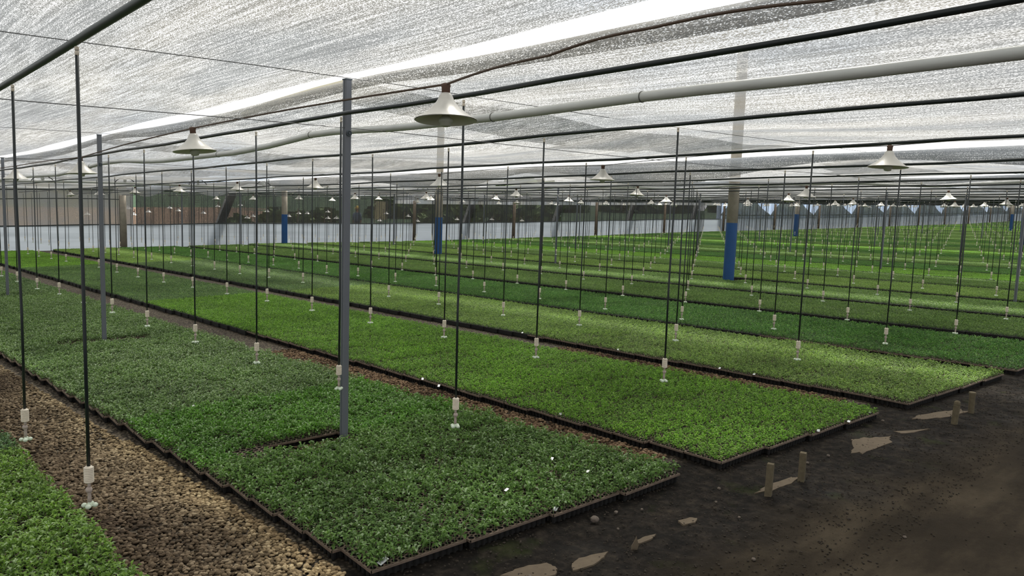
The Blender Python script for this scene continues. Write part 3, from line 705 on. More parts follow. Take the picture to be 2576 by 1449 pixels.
# every hose bridges the main pipe over a white fitting
VME = {}
mb = MB(); mb.lathe([(.03, 0), (.03, .04), (.045, .045), (.045, .10), (.02, .14)], (0, 0, 0), 10); mb.box((0, 0, .13), (.10, .035, .035)); VME['v'] = mb.mesh('valve_body'); VME['v'].materials.append(M_PVC)
mb = MB()
for s_ in (-1, 1): mb.tube([(0, s_ * .04, .14), (s_ * .0, s_ * .12, .145), (0, s_ * .24, .06), (0, s_ * .30, -.04)], .012, 6)
VME['l'] = mb.mesh('hose_loop'); VME['l'].materials.append(M_HOSE)
nv = 0
for r, Y in enumerate(YH):
    if r < 1 or r > 40: continue
    X = mainx(Y)
    if not inframe((X, Y, 2)): continue
    t = empty('riser_valve', (X, Y, ground(X, Y) + 2.235), 0.0); t.scale = (KS, KS, KS)
    for nm, key in (('valve_body', 'v'), ('hose_loop', 'l')):
        o = bpy.data.objects.new(nm, VME[key]); COL.objects.link(o); o.parent = t
        if key == 'l': o['label'] = 'two black hose ends looping down'
    nv += 1
    tag(t, f'white valve with two black hose loops on the main pipe, {ORD[nv]} from the left' if nv < 12 else 'tiny far valve with hose loops on the main pipe toward the right', 'valve', 'riser valves on the main pipe' if nv < 12 else 'farthest riser valves')

# ------------------------------------------------------------------ lamps
def lamp_meshes():
    mb = MB(); prof = [(.165, 0), (.160, .004), (.135, .018), (.105, .040), (.075, .066), (.052, .092), (.042, .108), (.036, .125), (.026, .140)]
    inner = [(r - .004 if r > .01 else r, z - .003) for r, z in prof[::-1]]
    mb.lathe(prof + inner, (0, 0, 0), 32, 0, False); A = mb.mesh('shade')
    mb = MB(); mb.lathe([(.022, .130), (.023, .172), (.026, .176), (.024, .188), (.012, .192)], (0, 0, 0), 14); B = mb.mesh('socket_cap')
    mb = MB(); mb.lathe([(.018, -.034), (.030, -.030), (.030, -.016), (.038, -.012), (.038, .004), (.02, .02), (.02, .10)], (0, 0, 0), 16); C_ = mb.mesh('bulb_holder')
    for m_, mt in ((A, M_LAMP), (B, M_RUST), (C_, M_LAMPIN)):
        m_.materials.append(mt); m_.polygons.foreach_set('use_smooth', [True] * len(m_.polygons))
    return A, B, C_
LA, LB, LC = lamp_meshes()
def lamp(X, Y, h, label, grp, tilt=0):
    t = empty('pendant_lamp', (X, Y, ground(X, Y) + h)); t.scale = (.91, .91, .91); t.rotation_euler = (random.gauss(0, .04), random.gauss(0, .05) + tilt, random.uniform(0, 6.28))
    for nm, me_ in (('shade', LA), ('socket_cap', LB), ('bulb_holder', LC)):
        o = bpy.data.objects.new(nm, me_); COL.objects.link(o); o.parent = t
        if nm == 'socket_cap': o['label'] = 'rusty brown cap on top of the shade'
    tag(t, label, 'lamp', grp); return t
LR = [(-2.22, [2.83, 5.62, 8.83, 12.0, 15.2, 18.4, 21.6, 24.8, 28.0]), (-6.7, [2.38, 5.56, 8.75, 12.0, 15.2, 18.4, 21.6, 24.8, 28.0])]
Y = -11.6; kk = 0
while Y > -116:
    x0 = 5.4 if kk % 2 == 0 else 4.8
    x0 += SK * (Y + 11.6); LR.append((Y, [x0 + 3.25 * q for q in range(-1, 10) if x0 + 3.25 * q < wallx(Y) - 2 and x0 + 3.25 * q > 1.2])); Y -= 4.4; kk += 1
spec = {(0, 0): 'largest cream cone lamp hanging in the middle beside the nearest hanging tube', (0, 1): 'cream cone lamp left of centre, second largest', (0, 2): 'cream cone lamp half hidden behind the thick left drop tube', (0, 3): 'small cream cone lamp near the left edge',
        (1, 0): 'cream cone lamp at the upper right over the pale green bed', (1, 1): 'cream cone lamp right of centre with a clear bulb holder', (1, 2): 'cream cone lamp in front of the second blue based column', (1, 3): 'cream cone lamp just left of the nearest steel post'}
for a_, (Y, xs_) in enumerate(LR):
    pts = []
    for b_, X in enumerate(xs_):
        Yrow = Y
        if a_ > 1: X += random.uniform(-.15, .15)
        if a_ == 0 and b_ < 3: X, Y = [(2.85, -2.28), (5.57, -2.14), (8.83, -2.22)][b_]
        if a_ == 1 and b_ < 3: X, Y = [(2.27, -6.31), (5.68, -6.92), (8.96, -7.08)][b_]
        h = 2.075 + random.uniform(-.02, .02) if a_ > 0 else [2.06, 2.045, 1.99, 2.02, 2.02, 2.02, 2.02, 2.02, 2.02][b_]
        if a_ == 1: h = 2.02
        if a_ > 1: h = 1.94 + random.uniform(-.03, .03)
        if inframe((X, Y, ground(X, Y) + h), 150):
            lb = spec.get((a_, b_))
            if lb is None:
                near_l = a_ < 6
                lb = f'cream cone lamp, {ORD[b_+1]} from the road in the {ORD[a_+1]} row of lamps from the left' if near_l else 'tiny far cream cone lamp in the crowded line above the white wall'
                lamp(X, Y, h, lb, 'cone lamps hung in rows' if near_l else 'farthest cone lamps')
            else: lamp(X, Y, h, lb, 'cone lamps hung in rows')
        pts.append((X, Y, ground(X, Y) + h + .168)); Y = Yrow
    cps = []
    first = [(-2.0, Y, ground(-2, Y) + 2.22), (1.01, Y, ground(1.01, Y) + 2.25), (1.63, Y, ground(1.63, Y) + 2.275), (2.13, Y, ground(2.13, Y) + 2.25)] if a_ == 0 else [(pts[0][0] - 3, Y, pts[0][2] + .10)] if pts else []
    allp = first + pts
    for q in range(len(allp) - 1):
        p0, p1 = Vector(allp[q]), Vector(allp[q + 1]); n2 = 6
        for w_ in range(n2):
            t_ = w_ / n2; p = p0.lerp(p1, t_); p.z += (.03 if a_ else .012) * math.sin(PI * t_); cps.append(p)
    cps.append(Vector(allp[-1])); 
    if a_ < 14: wire('lamp_cable', cps, .0045 if a_ else .006, M_CABLE if a_ == 0 else M_WIRE, f'electric cable carrying the {ORD[a_+1]} row of lamps from the left', 'cable', 'cables carrying the lamps', 6)

# ------------------------------------------------------------------ shade nets overhead: sheets between the lines of posts
EDGE = [12.0] + [-2.65 - 6.75 * q for q in range(0, 19)]
def sheet(n, y0, y1, seed):
    """y0 > y1 ; the near edge sits by y0. Sags between the cross wires; free edges hang in scallops."""
    xs_ = list(np.arange(-9, min(wallx((y0 + y1) / 2) + .2, 34), .24)); ny = 26
    v = []; nx = len(xs_)
    for j in range(ny + 1):
        t = j / ny
        for X in xs_:
            sag = math.sin(PI * ((X - 4.34 - SK * (y0 + 2.65)) % 5.75) / 5.75)
            Y = y0 + (y1 - y0) * t
            if n == 0: belly = .10 * math.sin(PI * min(1, (12 - Y) / 14.65)) ; base = 2.50
            else: belly = -.07 * math.sin(PI * t) - (.15 * sag - .03) * (.12 + .88 * math.sin(PI * t) ** .6); base = 2.50
            z = base + belly + .035 * noise.noise((X * .35 + seed, Y * .8, seed)) + .012 * noise.noise((X * .7, Y * 5, seed))
            ex = 0
            v.append((X, Y + ex, ground(X, max(-118, Y)) * 1.0 + z - (0 if n < 2 else .07)))
    rows_ = ny + 1
    # hanging flap along the near edge (drops below) for sheets after the first
    flap = []
    for q in (1, 2, 3):
        for i_, X in enumerate(xs_):
            sag = abs(math.sin(PI * ((X - 4.34 - SK * (y0 + 2.65)) % 5.75) / 5.75)); f_ = (.035 + .02 * sag) if n == 1 else (.05 + (.22 if n == 2 else .05) * sag ** 2 * (.7 + .5 * noise.noise((X * .25, n * 3.1, 0))))
            if n == 0: f_ = .03
            px, py, pz = v[i_]; flap.append((X, py + (.02 * math.sin(q)), pz - f_ * q / 1.6 + .0))
    allv = flap[::-1]
    vv = []
    for q in (2, 1, 0): vv += flap[q * nx:(q + 1) * nx]
    vv += v; R2 = rows_ + 3
    f = [(j * nx + i_, j * nx + i_ + 1, (j + 1) * nx + i_ + 1, (j + 1) * nx + i_) for j in range(R2 - 1) for i_ in range(nx - 1)]
    if n in (1, 2, 3):                                   # lengths of net lap over each other past every cross wire
        off = 3 * nx
        b0 = len(vv)
        for (x_, y_, z_) in v: vv.append((x_, y_, z_ - .025))
        for j in range(rows_ - 1):
            for i_ in range(nx - 1):
                ph = (xs_[i_] - 4.34 - SK * (y0 + 2.65)) % 5.75
                if .1 < ph < .3 + .9 * math.sin(PI * j / rows_) + .5 * noise.noise((j * .1, n * 1.7, math.floor(xs_[i_] / 5.75) * 2.3)): f.append((b0 + j * nx + i_, b0 + j * nx + i_ + 1, b0 + (j + 1) * nx + i_ + 1, b0 + (j + 1) * nx + i_))
    me_ = bpy.data.meshes.new('ceiling'); me_.from_pydata(vv, [], f); me_.update()
    o = link('ceiling', me_, [M_NET, M_NETLAP], smooth=True)
    if n in (1, 2, 3): me_.polygons.foreach_set('material_index', [1 if p.vertices[0] >= b0 else 0 for p in me_.polygons]); tag(o, kind='structure'); return o
for n_ in range(len(EDGE) - 1):
    y0, y1 = EDGE[n_], EDGE[n_ + 1]
    if n_ == 0: sheet(0, y0, y1 + .02, 1)
    else: sheet(n_, y0 - (.16 if n_ == 1 else .30), y1 + (.02 if n_ < 2 else .45), n_ * 7)
# outer film roof, in low arches along the beds
xs_ = np.arange(-9, 36, 1.5); ys_ = np.arange(-130, 14, .6)
me = grid_mesh('ceiling', list(xs_), list(ys_), lambda X, Y: 4.6 + ground(X, max(Y, -118)) + .9 * abs(math.sin(PI * (Y + 2.65) / 13.5)) + .05 * noise.noise((X * .4, Y * .6, 3)))
o = link('ceiling', me, M_FILM, smooth=True); tag(o, kind='structure')

def at_y(u, v_, Y):
    w_ = D_ * FPX + R_ * (u - 1288) - U_ * (v_ - 724.5); return Vector((0, 0, CAMZ)) + w_ * (Y / w_.y)
bp = [at_y(876, 207, -3.25), at_y(800, 226, -3.25), at_y(700, 255, -3.25), at_y(612, 288, -3.25)]
mb = MB(); mb.tube(bp, .030, 4, 0); o = mb.build('roof_batten', M_BATTEN); tag(o, 'pale wooden batten seen through the gap in the net beside the nearest steel post top', 'batten')
# ------------------------------------------------------------------ far wall
ys_ = list(np.arange(12, -10.0, -.5)) + list(np.arange(-10.0, -124, -.5))
def wallstrip(name, ya, yb, h0, h1, mat, off=0, amp=.02, step=.4, hz=6, topf=None):
    ys2 = np.arange(ya, yb, -step); v = []; nx = len(ys2)
    for q in range(hz + 1):
        for Y in ys2:
            X = wallx(Y) + off + amp * noise.noise((Y * .8, q * .9, off * 7)); hh = (topf(Y) if topf else h1)
            v.append((X, Y, ground(X, Y) + h0 + (hh - h0) * q / hz))
    f = [(q * nx + i_, q * nx + i_ + 1, (q + 1) * nx + i_ + 1, (q + 1) * nx + i_) for q in range(hz) for i_ in range(nx - 1)]
    me_ = bpy.data.meshes.new(name); me_.from_pydata(v, [], f); me_.update(); o = link(name, me_, mat, smooth=True); tag(o, kind='structure'); return o
wallstrip('wall_far', 12, -124, -.03, .95, M_WALL, 0, .05)
wallstrip('wall_far', 12, -10.1, .95, 2.6, M_NETGREY, .03)
wallstrip('wall_far', -10.1, -50.2, .95, 2.75, M_NETDARK, .03, hz=8)
wallstrip('wall_far', -22, -50.2, 1.95, 2.6, M_NETPALE, -.05)
wallstrip('wall_far', -50.2, -124, .95, 1.25, M_NETGREEN, .03)
wallstrip('wall_far', -50.2, -124, .95, 2.6, M_SKYTINT, .5)  # added sheet behind the drapes, tints and dims the sky in their gaps
mb = MB(); mb.tube([(wallx(Y) - .03, Y, ground(wallx(Y), Y) + .955 + .012 * math.sin(Y * 1.3)) for Y in np.arange(12, -50, -.6)], .022, 6)
tag(mb.build('trim_1', M_HOSE), kind='structure')
mb = MB(); mb.tube([(wallx(Y) - .08, Y, ground(wallx(Y), Y) + 1.93 + .05 * math.sin(Y * .6)) for Y in np.arange(12, -10, -.5)], .016, 6)
tag(mb.build('wall_cable', M_HOSE), 'black cable slung along the grey net left of the corner post', 'cable')
mb = MB(); mb.tube([(wallx(Y) - .10, Y, ground(wallx(Y), Y) + 2.30 + .03 * math.sin(Y * .5)) for Y in np.arange(12, -34, -.5)], .022, 6)
tag(mb.build('wall_cable', M_HOSE), 'thick black cable along the top of the far net wall', 'cable')
# wooden posts on the wall and the props leaning outside
for q in range(0, 17):
    Y = -9.6 - 6.78 * q if q else -9.6
    Y = [-9.55, -16.4, -23.14, -29.8, -36.5, -43.2, -50.1, -57.0, -64.0, -71.0, -77.6, -84.3, -91, -97.8, -104.6, -111.3, -118][q]
    if q == 1: continue
    X = wallx(Y) - .22; z = ground(X, Y); mb = MB(); rp = .13 if q == 0 else .085; mb.lathe([(rp, 0), (rp * .97, 1.2), (rp * .93, 2.15)], (0, 0, 0), 14)
    o = mb.build('wooden_post', M_WOOD if q else M_CONC, None, True); o.location = (X, Y, z - .03)
    tag(o, 'weathered round post at the corner where grey net meets dark net' if q == 0 else f'weathered round wooden post before the white wall, {ORD[q-1]} right of the middle blue based column' if q < 9 else 'distant weathered round post before the far right white wall', 'post', 'wooden posts along the far wall')
for n_, Y in enumerate((-13.2, -26.5, -33.2, -39.9, -46.8)):
    X = wallx(Y) + .35; z = ground(X, Y); mb = MB(); M4 = Matrix.Rotation(.38 if True else 0, 4, 'X'); mb.box((0, 0, 1.1), (.2, .34, 2.9), 0, M4)
    o = mb.build('leaning_prop', M_SLAB); o.location = (X, Y, z); tag(o, f'grey slab leaning outside the dark net wall, {ORD[n_+1]} from the left', 'prop', 'slabs leaning outside the wall')
# net drapes between the far right posts, tent shaped
for n_ in range(0, 10):
    ya = -50.1 - 6.78 * n_; v = []
    yb = ya - 6.78; Xa = wallx(ya) + .05; Xb = wallx(yb) + .05
    mb = MB(); L_ = 14
    for q in range(L_ + 1):
        t_ = q / L_; Y = ya + (yb - ya) * t_; X = wallx(Y) + .06 + .12 * math.sin(t_ * 9)
        if t_ < .28: top = 1.25 + 1.2 * (t_ / .28)
        elif t_ < .62: top = 2.45
        else: top = 2.45 - 1.15 * (t_ - .62) / .38
        mb.v += [(X, Y, ground(X, Y) + 1.2), (X + .03, Y, ground(X, Y) + top)]; mb.att += [.5, .5]
    for q in range(L_): mb.f.append((2 * q, 2 * q + 2, 2 * q + 3, 2 * q + 1)); mb.mi.append(0)
    o = mb.build('net_drape', M_NETGREEN); tag(o, f'olive net drape sloping down between wall posts, {ORD[n_+1]} from the left' if n_ < 6 else 'small far olive net drape near the right edge of the wall', 'net', 'net drapes between the far posts')
for n_, (X, Y, h) in enumerate([(31.9, -11.7, 2.3), (31.2, -13.9, 2.3), (26.9, -18.8, 2.3), (31.0, -20.4, 2.3), (31.0, -26.6, 2.25), (26.2, -30.2, 2.3)]):
    steel_post(X, Y, h, ['thin steel post by the wall right of the corner post', 'thin steel wall post between corner post and farthest blue based column', 'thin steel post seen just right of the nearest steel post', 'thin steel post before the white wall, first wooden post to its right', 'thin steel post right of the second blue based column', 'thin steel post before the second wooden wall post'][n_], False, .05)

# ------------------------------------------------------------------ outside, behind the net
def out_z(X, Y):
    d = X - wallx(Y); return ground(wallx(Y), max(-124, Y)) - .2 * min(1, max(0, d) / 6) - .003 * min(d, 95) + .022 * max(0, d - 95) * (1 if Y > -30 else .6)
xo = list(np.arange(0, 20, 2)) + list(np.arange(20, 400, 15)); yo = np.arange(120, -260, -8)
v = []; nx = len(xo)
for Y in yo:
    for d in xo: X = wallx(Y) + .3 + d; v.append((X, Y, out_z(X, Y) - .05))
f = [(j * nx + i_, j * nx + i_ + 1, (j + 1) * nx + i_ + 1, (j + 1) * nx + i_) for j in range(len(yo) - 1) for i_ in range(nx - 1)]
me = bpy.data.meshes.new('field'); me.from_pydata(v, [], f); me.update()
mi = []
for p in me.polygons:
    c = p.center; d = c.x - wallx(c.y); mi.append(0 if d < 95 and c.y > -26 - .35 * d else 1)
o = link('field', me, [M_OUTSOIL, M_OUTGREEN], smooth=True); o.data.polygons.foreach_set('material_index', mi); tag(o, kind='structure')
# a dark hedge and bushes far behind the field
def bush(X, Y, w_, h, label, grp):
    mb = MB(); rd = random.Random(int(X * 10 + Y)); z = out_z(X, Y)
    for _ in range(260):
        a1, a2 = rd.uniform(0, 6.28), math.acos(rd.uniform(-.2, 1)); r = rd.uniform(.75, 1)
        c = Vector((w_ * r * math.sin(a2) * math.cos(a1), w_ * r * math.sin(a2) * math.sin(a1), h * .15 + h * .85 * r * max(0, math.cos(a2)))); s_ = .16 * w_ + .1
        u = Vector((rd.gauss(0, 1), rd.gauss(0, 1), rd.gauss(0, 1))).normalized(); w2 = u.orthogonal().normalized(); w3 = u.cross(w2)
        mb.add([c + w2 * s_, c + w3 * s_, c - w2 * s_, c - w3 * s_], [(0, 1, 2, 3)])
    t = empty('bush', (X, Y, z)); mb.build('foliage', M_BUSH, t); mb = MB(); mb.lathe([(.12, 0), (.07, h * .5)], (0, 0, -.05), 7); mb.build('stem', M_WOOD, t); tag(t, label, 'bush', grp)
for n_, (X, Y, w_, h) in enumerate([(44, -22, 1.4, 1.6), (46, -24.5, 1.2, 1.3), (47, -27, 1.5, 1.5), (45, -38, 1.6, 1.7), (50, -48, 2.0, 2.2), (42, -44, 1.4, 1.6), (70, -50, 4, 2.2), (75, -62, 5, 2.6), (80, -78, 6, 3), (90, -95, 7, 3.5), (42, -18.5, 1.0, 1.2), (43, -33, 1.2, 1.3), (95, -95, 8, 5.5), (80, -110, 8, 5.5), (70, -130, 8, 5.5)]):
    bush(X, Y, w_, h, f'dark green bush seen through the wall net, {ORD[n_+1]} among those outside counting by nearness', 'bushes outside the net wall')
# lamps of the open field outside, hung on wires between stakes
ol = [(220, 540), (322, 523), (324, 526), (337, 541), (374, 534), (427, 524), (449, 531), (512, 537), (565, 527), (565, 530), (622, 549), (637, 545), (672, 533), (727, 545), (773, 538), (752, 538), (825, 534), (846, 550), (955, 556), (972, 538), (1027, 545), (1050, 557), (1150, 553), (1175, 546), (1237, 553), (1313, 556), (1395, 551), (825, 550), (548, 520), (605, 517)]
mb = MB()
for n_, (u, v_) in enumerate(ol):
    w_ = D_ * FPX + R_ * (u - 1288) - U_ * (v_ - 724.5); dist = 24 + (600 - v_) * .42; w_ = w_ / w_.dot(D_); 
    Xw = (33.2) / (w_.x - SK * w_.y) if False else None
    t0 = 33.2 / (w_.x - SK * w_.y); t_ = t0 * 1.08 + (560 - v_) * .35 * .5 + 1.0
    P = Vector((0, 0, CAMZ)) + w_ * t_
    t = empty('pendant_lamp', P, n_)
    for nm, me_ in (('shade', LA), ('socket_cap', LB), ('bulb_holder', LC)):
        o = bpy.data.objects.new(nm, me_); COL.objects.link(o); o.parent = t
    zt_ = .19
    mbw = MB(); gz = out_z(P.x + .25, P.y); mbw.tube([(.25, 0, gz - P.z - .05), (.25, 0, .3)], .02, 5); mbw.tube([(.25, 0, .25), (0, 0, .19)], .01, 4); mbw.build('stake', M_WOOD, t)
    tag(t, 'small white cone lamp on a stake in the field outside, seen through the dark net', 'lamp', 'lamps outside beyond the net')
# one person outside with a yellow hat
def person(X, Y, face):
    z = out_z(X, Y) + .05; t = empty('person', (X, Y, z), face)
    mb = MB()
    def limb(pts, rr, seg=10): mb.tube(pts, rr, seg)
    mb.tube([(0, 0, .92), (0, 0, 1.1), (.0, 0, 1.3), (0, 0, 1.43), (0, 0, 1.50), (0, 0, 1.56)], [.15, .15, .17, .15, .06, .055], 14)
    for s_ in (-1, 1):
        limb([(0, s_ * .16, 1.42), (.02, s_ * .22, 1.20), (.06, s_ * .24, .98), (.10, s_ * .22, .80)], [.055, .048, .038, .028])
        limb([(0, s_ * .09, .95), (.02, s_ * .10, .50), (-.01, s_ * .11, .08)], [.085, .06, .04])
        mb.box((.06, s_ * .11, .04), (.26, .10, .08))
        for q in range(5): limb([(.10, s_ * .22 + (q - 2) * .014, .80), (.115, s_ * .215 + (q - 2) * .016, .74 + .008 * abs(q - 2)), (.12, s_ * .21 + (q - 2) * .016, .70 + .01 * abs(q - 2))], [.009, .008, .006], 5)
    mb.ball((.01, 0, 1.66), .105, 16, 12, sc_=(1, .85, 1.15)); mb.ball((.115, 0, 1.65), .018, 8, 5)
    for s_ in (-1, 1): mb.ball((.0, s_ * .095, 1.66), .022, 8, 5, sc_=(.8, .4, 1.2))
    mb.build('body', M_SKIN, t, True)
    mb = MB(); mb.tube([(0, 0, .90), (0, 0, 1.1), (.0, 0, 1.3), (0, 0, 1.42), (0, 0, 1.48)], [.175, .17, .19, .17, .08], 16)
    for s_ in (-1, 1): mb.tube([(0, s_ * .14, 1.42), (.02, s_ * .22, 1.20), (.06, s_ * .24, .98)], [.075, .062, .05], 10)
    mb.build('jacket', M_CLOTHB, t, True)
    mb = MB()
    for s_ in (-1, 1): mb.tube([(0, s_ * .085, .98), (.02, s_ * .10, .50), (-.01, s_ * .11, .10)], [.11, .085, .07], 10)
    mb.build('trousers', M_CLOTHD, t, True)
    mb = MB(); mb.lathe([(.19, 1.70), (.185, 1.715), (.12, 1.73), (.115, 1.80), (.07, 1.85), (.01, 1.86)], (0, 0, 0), 16); mb.lathe([(.10, 1.56), (.125, 1.62), (.12, 1.70)], (-.02, 0, 0), 12, 0, False); mb.build('hat', M_YELLOW, t, True)['label'] = 'yellow hat with a neck cloth'
    tag(t, 'person in blue-grey jacket and yellow hat standing outside behind the net', 'person')
person(39.5, -24.9, 2.4)
t = empty('hanging_sheet', (42, -28.3, out_z(42, -28.3))); mb = MB()
for q in range(9):
    u = -.45 + .1125 * q; mb.v += [(.03 * math.sin(q * 1.7), u, .95), (.03 * math.sin(q * 1.7), u * .85, 2.15)]; mb.att += [.5, .5]
for q in range(8): mb.f.append((2 * q, 2 * q + 2, 2 * q + 3, 2 * q + 1)); mb.mi.append(0)
mb.build('sheet', M_YSHEET, t); mb = MB(); mb.tube([(0, -.5, 0), (0, -.5, 2.2)], .02, 6); mb.tube([(0, .5, 0), (0, .5, 2.2)], .02, 6); mb.tube([(0, -.5, 2.15), (0, .5, 2.15)], .012, 6); mb.build('frame', M_WOOD, t)
tag(t, 'yellowish sheet hanging on a frame outside, right of the person', 'sheet')

# ------------------------------------------------------------------ small things by the road
STK = [(1.95, -4.02, .20, 'leftmost of the four short square stakes by the road'), (1.93, -4.40, .19, 'short square stake, right one of the near pair by the road'), (1.69, -6.56, .20, 'round topped stake, left one of the far pair by the road'), (1.70, -7.05, .19, 'short stake farthest right by the road, behind the round topped one')]
for n_, (X, Y, h, lb) in enumerate(STK):
    mb = MB(); w_ = .038 if n_ < 2 else .034
    if n_ < 2: mb.box((0, 0, h / 2), (w_, w_, h)); mb.box((0, 0, h + .002), (w_ * .94, w_ * .94, .004))
    elif n_ == 2: mb.lathe([(.024, 0), (.024, h * .82), (.021, h * .83), (.024, h * .86), (.022, h * .95), (.012, h), (0.0, h + .003)], (0, 0, 0), 14)
    else: mb.lathe([(.022, 0), (.024, h * .9), (.027, h * .93), (.026, h)], (0, 0, 0), 12)
    o = mb.build('stake', M_STAKE); o.location = (X, Y, ground(X, Y) - .012); o.rotation_euler = (random.gauss(0, .03), random.gauss(0, .03), .3)
    tag(o, 'brown concrete ' + lb if n_ < 2 else 'brown ' + lb, 'stake', 'short stakes beside the road')
SILT = [([(2.30, -2.20), (2.30, -2.32), (2.24, -2.45), (2.17, -2.47), (2.13, -2.4), (2.2, -2.28)], 'long dried silt patch nearest the bottom edge'), ([(2.16, -2.50), (2.17, -2.60), (2.12, -2.76), (2.09, -2.72), (2.08, -2.60), (2.11, -2.50)], 'dried silt patch left of the upright chip'), ([(2.10, -2.93), (2.10, -3.03), (2.08, -3.10), (2.06, -3.03), (2.07, -2.95)], 'thin dried silt patch just right of the upright chip'),
        ([(2.10, -3.32), (2.08, -3.40), (2.05, -3.42), (2.02, -3.37), (2.05, -3.30)], 'small dried silt patch between the chip and the first stake'), ([(2.08, -5.50), (2.02, -5.62), (1.90, -5.83), (1.85, -5.65), (1.88, -5.22), (1.94, -5.18), (2.0, -5.36)], 'largest dried silt patch between the two pairs of stakes'),
        ([(1.94, -5.96), (1.86, -6.08), (1.78, -6.24), (1.82, -6.05), (1.88, -5.94)], 'narrow dried silt patch left of the round topped stake'), ([(1.96, -6.45), (1.97, -6.62), (1.88, -6.90), (1.78, -7.15), (1.73, -7.03), (1.80, -6.70), (1.90, -6.50)], 'dried silt patch behind the round topped stake'), ([(2.02, -4.0), (2.03, -4.2), (2.0, -4.42), (1.96, -4.5), (1.95, -4.3), (1.97, -4.1)], 'dried silt patch between the near pair of stakes')]
for poly, lb in SILT:
    n = len(poly); c = (sum(p[0] for p in poly) / n, sum(p[1] for p in poly) / n); ring = []
    for q in range(n):
        p, p2 = poly[q], poly[(q + 1) % n]
        for w_ in range(5):
            t_ = w_ / 5; x = p[0] + (p2[0] - p[0]) * t_; y = p[1] + (p2[1] - p[1]) * t_; k = 1 + .28 * noise.noise((x * 16, y * 16, 1)) + .14 * noise.noise((x * 60, y * 60, 1)); ring.append((c[0] + (x - c[0]) * k, c[1] + (y - c[1]) * k))
    zz = lambda x, y: max(floor_z(x, y), ground(x, y) + .004) + .003
    zc = max(zz(x, y) for x, y in ring + [c]) - ground(*c)
    zf = lambda x, y: ground(x, y) + .004
    v = [(x, y, zf(x, y) - .02) for x, y in ring] + [(c[0] + (x - c[0]) * .97, c[1] + (y - c[1]) * .97, zf(x, y)) for x, y in ring] + [(c[0], c[1], zf(*c))]; N = len(ring)
    f = [(q, (q + 1) % N, N + (q + 1) % N, N + q) for q in range(N)] + [(N + q, N + (q + 1) % N, 2 * N) for q in range(N)]
    mb = MB(); mb.add(v, f); o = mb.build('silt_patch', M_SILT); tag(o, 'tan flat ' + lb, 'mud patch', 'dried silt patches on the road edge')
def rock(X, Y, r, lb, lift=.5):
    bm = bmesh.new(); bmesh.ops.create_icosphere(bm, subdivisions=3, radius=r)
    for v in bm.verts: v.co *= 1 + .22 * noise.noise(v.co * (1.6 / r) + Vector((X * 9, Y * 9, 0))); v.co.z *= .75
    me_ = bpy.data.meshes.new('stone'); bm.to_mesh(me_); bm.free(); o = link('stone', me_, M_ROCK, smooth=True); o.location = (X, Y, ground(X, Y) + r * lift); tag(o, lb, 'stone', 'loose stones'); return o
rock(2.40, -2.99, .023, 'round porous stone lying against the front bed edge by the labelled tray')
rock(2.39, -3.16, .011, 'small pale stone just right of the round porous stone')
rock(4.28, -2.78, .022, 'pale round stone at the foot of the nearest steel post')
rock(9.42, -2.52, .04, 'tan stone at the foot of the second steel post')
for n_, (X, Y, r) in enumerate([(2.20, -2.30, .010), (2.28, -2.16, .012), (2.25, -3.0, .007), (2.32, -3.3, .008), (2.10, -3.7, .008), (2.05, -4.75, .010), (1.60, -3.2, .010), (1.35, -2.9, .008), (1.2, -4.0, .009), (1.75, -6.75, .016), (2.02, -5.0, .011), (2.2, -3.9, .010), (2.1, -6.2, .012), (1.9, -3.6, .008)]):
    rock(X, Y, r, 'tiny loose stone on the dark earth beside the beds')
mb = MB(); mb.add([(0, 0, 0), (.03, .004, .0), (.034, .0, .03), (.018, .004, .07), (.012, .002, .05), (.0, 0, .02), (0, -.008, 0), (.03, -.006, .0), (.034, -.008, .03), (.018, -.004, .07), (.012, -.006, .05), (.0, -.008, .02)],
       [(0, 1, 2, 3, 4, 5), (11, 10, 9, 8, 7, 6), (0, 6, 7, 1), (1, 7, 8, 2), (2, 8, 9, 3), (3, 9, 10, 4), (4, 10, 11, 5), (5, 11, 6, 0)])
o = mb.build('wood_chip', M_SILT); o.location = (2.07, -2.87, ground(2.07, -2.87) - .006); o.rotation_euler = (0, .1, -2.3); tag(o, 'pointed pale chip standing upright in the mud', 'chip')

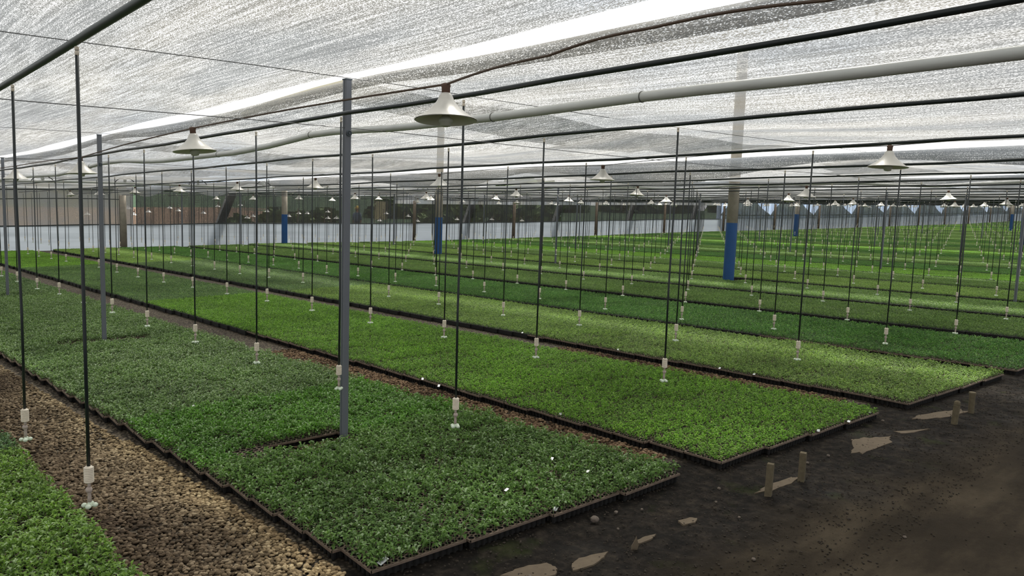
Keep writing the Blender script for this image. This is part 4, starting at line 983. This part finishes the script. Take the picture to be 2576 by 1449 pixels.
LAB = [(2.66, -1.83, 1.2, 'on the corner tray at the front tip of the front bed'), (2.545, -2.84, 1.0, 'with handwriting, on the tray corner above the round stone'), (4.24, -2.66, .9, 'at the tray gap beside the nearest steel post'), (2.85, -2.77, .7, 'among plants near the front edge of the front bed'), (3.04, -3.34, .7, 'among plants near right corner of front bed'), (2.74, -3.33, .7, 'among plants near the road edge of the front bed'), (5.19, -1.73, 1, 'on the left edge of the front bed, third up path'), (4.89, -1.76, 1, 'on the left edge of the front bed, second up path'), (5.76, -1.73, 1, 'on the left edge of the front bed, fourth up path'), (2.19, -5.75, .9, 'middle one on the road edge of the second bed'), (2.24, -5.33, .9, 'left one on the road edge of the second bed'), (2.19, -6.16, .9, 'at the right corner of the second bed'), (5.49, -4.19, .9, 'on left edge of second bed, upper of two close ones'), (5.17, -4.13, .9, 'on left edge of second bed, lower of two close ones'), (3.80, -4.25, .9, 'on the left edge of the second bed nearest the road'), (2.47, -9.22, .9, 'on the edge of the fourth bed toward the road'), (3.52, -6.77, .9, 'on the edge of the third bed nearest the road'), (3.90, -6.77, .9, 'on the edge of the third bed, second from the road'), (6.8, -6.80, .9, 'on the edge of the third bed far from the road'), (5.23, -6.80, .9, 'on the edge of the third bed below the middle tubes'), (5.78, -2.18, .8, 'among front bed plants near a bare seam'), (5.98, -2.08, .7, 'among front bed plants beside another label'), (7.8, -1.66, .9, 'on the left edge of the front bed far up the path'), (8.44, -1.66, .9, 'farthest one on the left edge of the front bed'), (9.59, -4.26, .9, 'on the edge of the second bed far from the road')]
for n_, (X, Y, s_, lb) in enumerate(LAB):
    t = empty('plant_label', (X, Y, ground(X, Y) + .068 + (.035 if 'among' in lb else 0)), random.uniform(-.6, .6)); t.rotation_euler = (Matrix.Rotation(random.uniform(.18, .34), 3, Vector((R_.x, R_.y, 0))) @ Matrix.Rotation(random.uniform(-.35, .35) + 2.1, 3, 'Z')).to_euler()
    mb = MB(); mb.box((0, 0, 0), (.042 * s_, .022 * s_, .0012)); cd = mb.build('card', M_LABEL, t)
    if n_ < 3:
        mb = MB(); rd = random.Random(n_)
        for q in range(9): mb.box((-.016 * s_ + q * .0038 * s_, rd.uniform(-.002, .002), .0009), (.0012 * s_, rd.uniform(.003, .009) * s_, .0004), 0)
        mb.build('handwriting', M_INK, cd)
    tag(t, 'small white plastic label ' + lb, 'label', 'white tray labels')
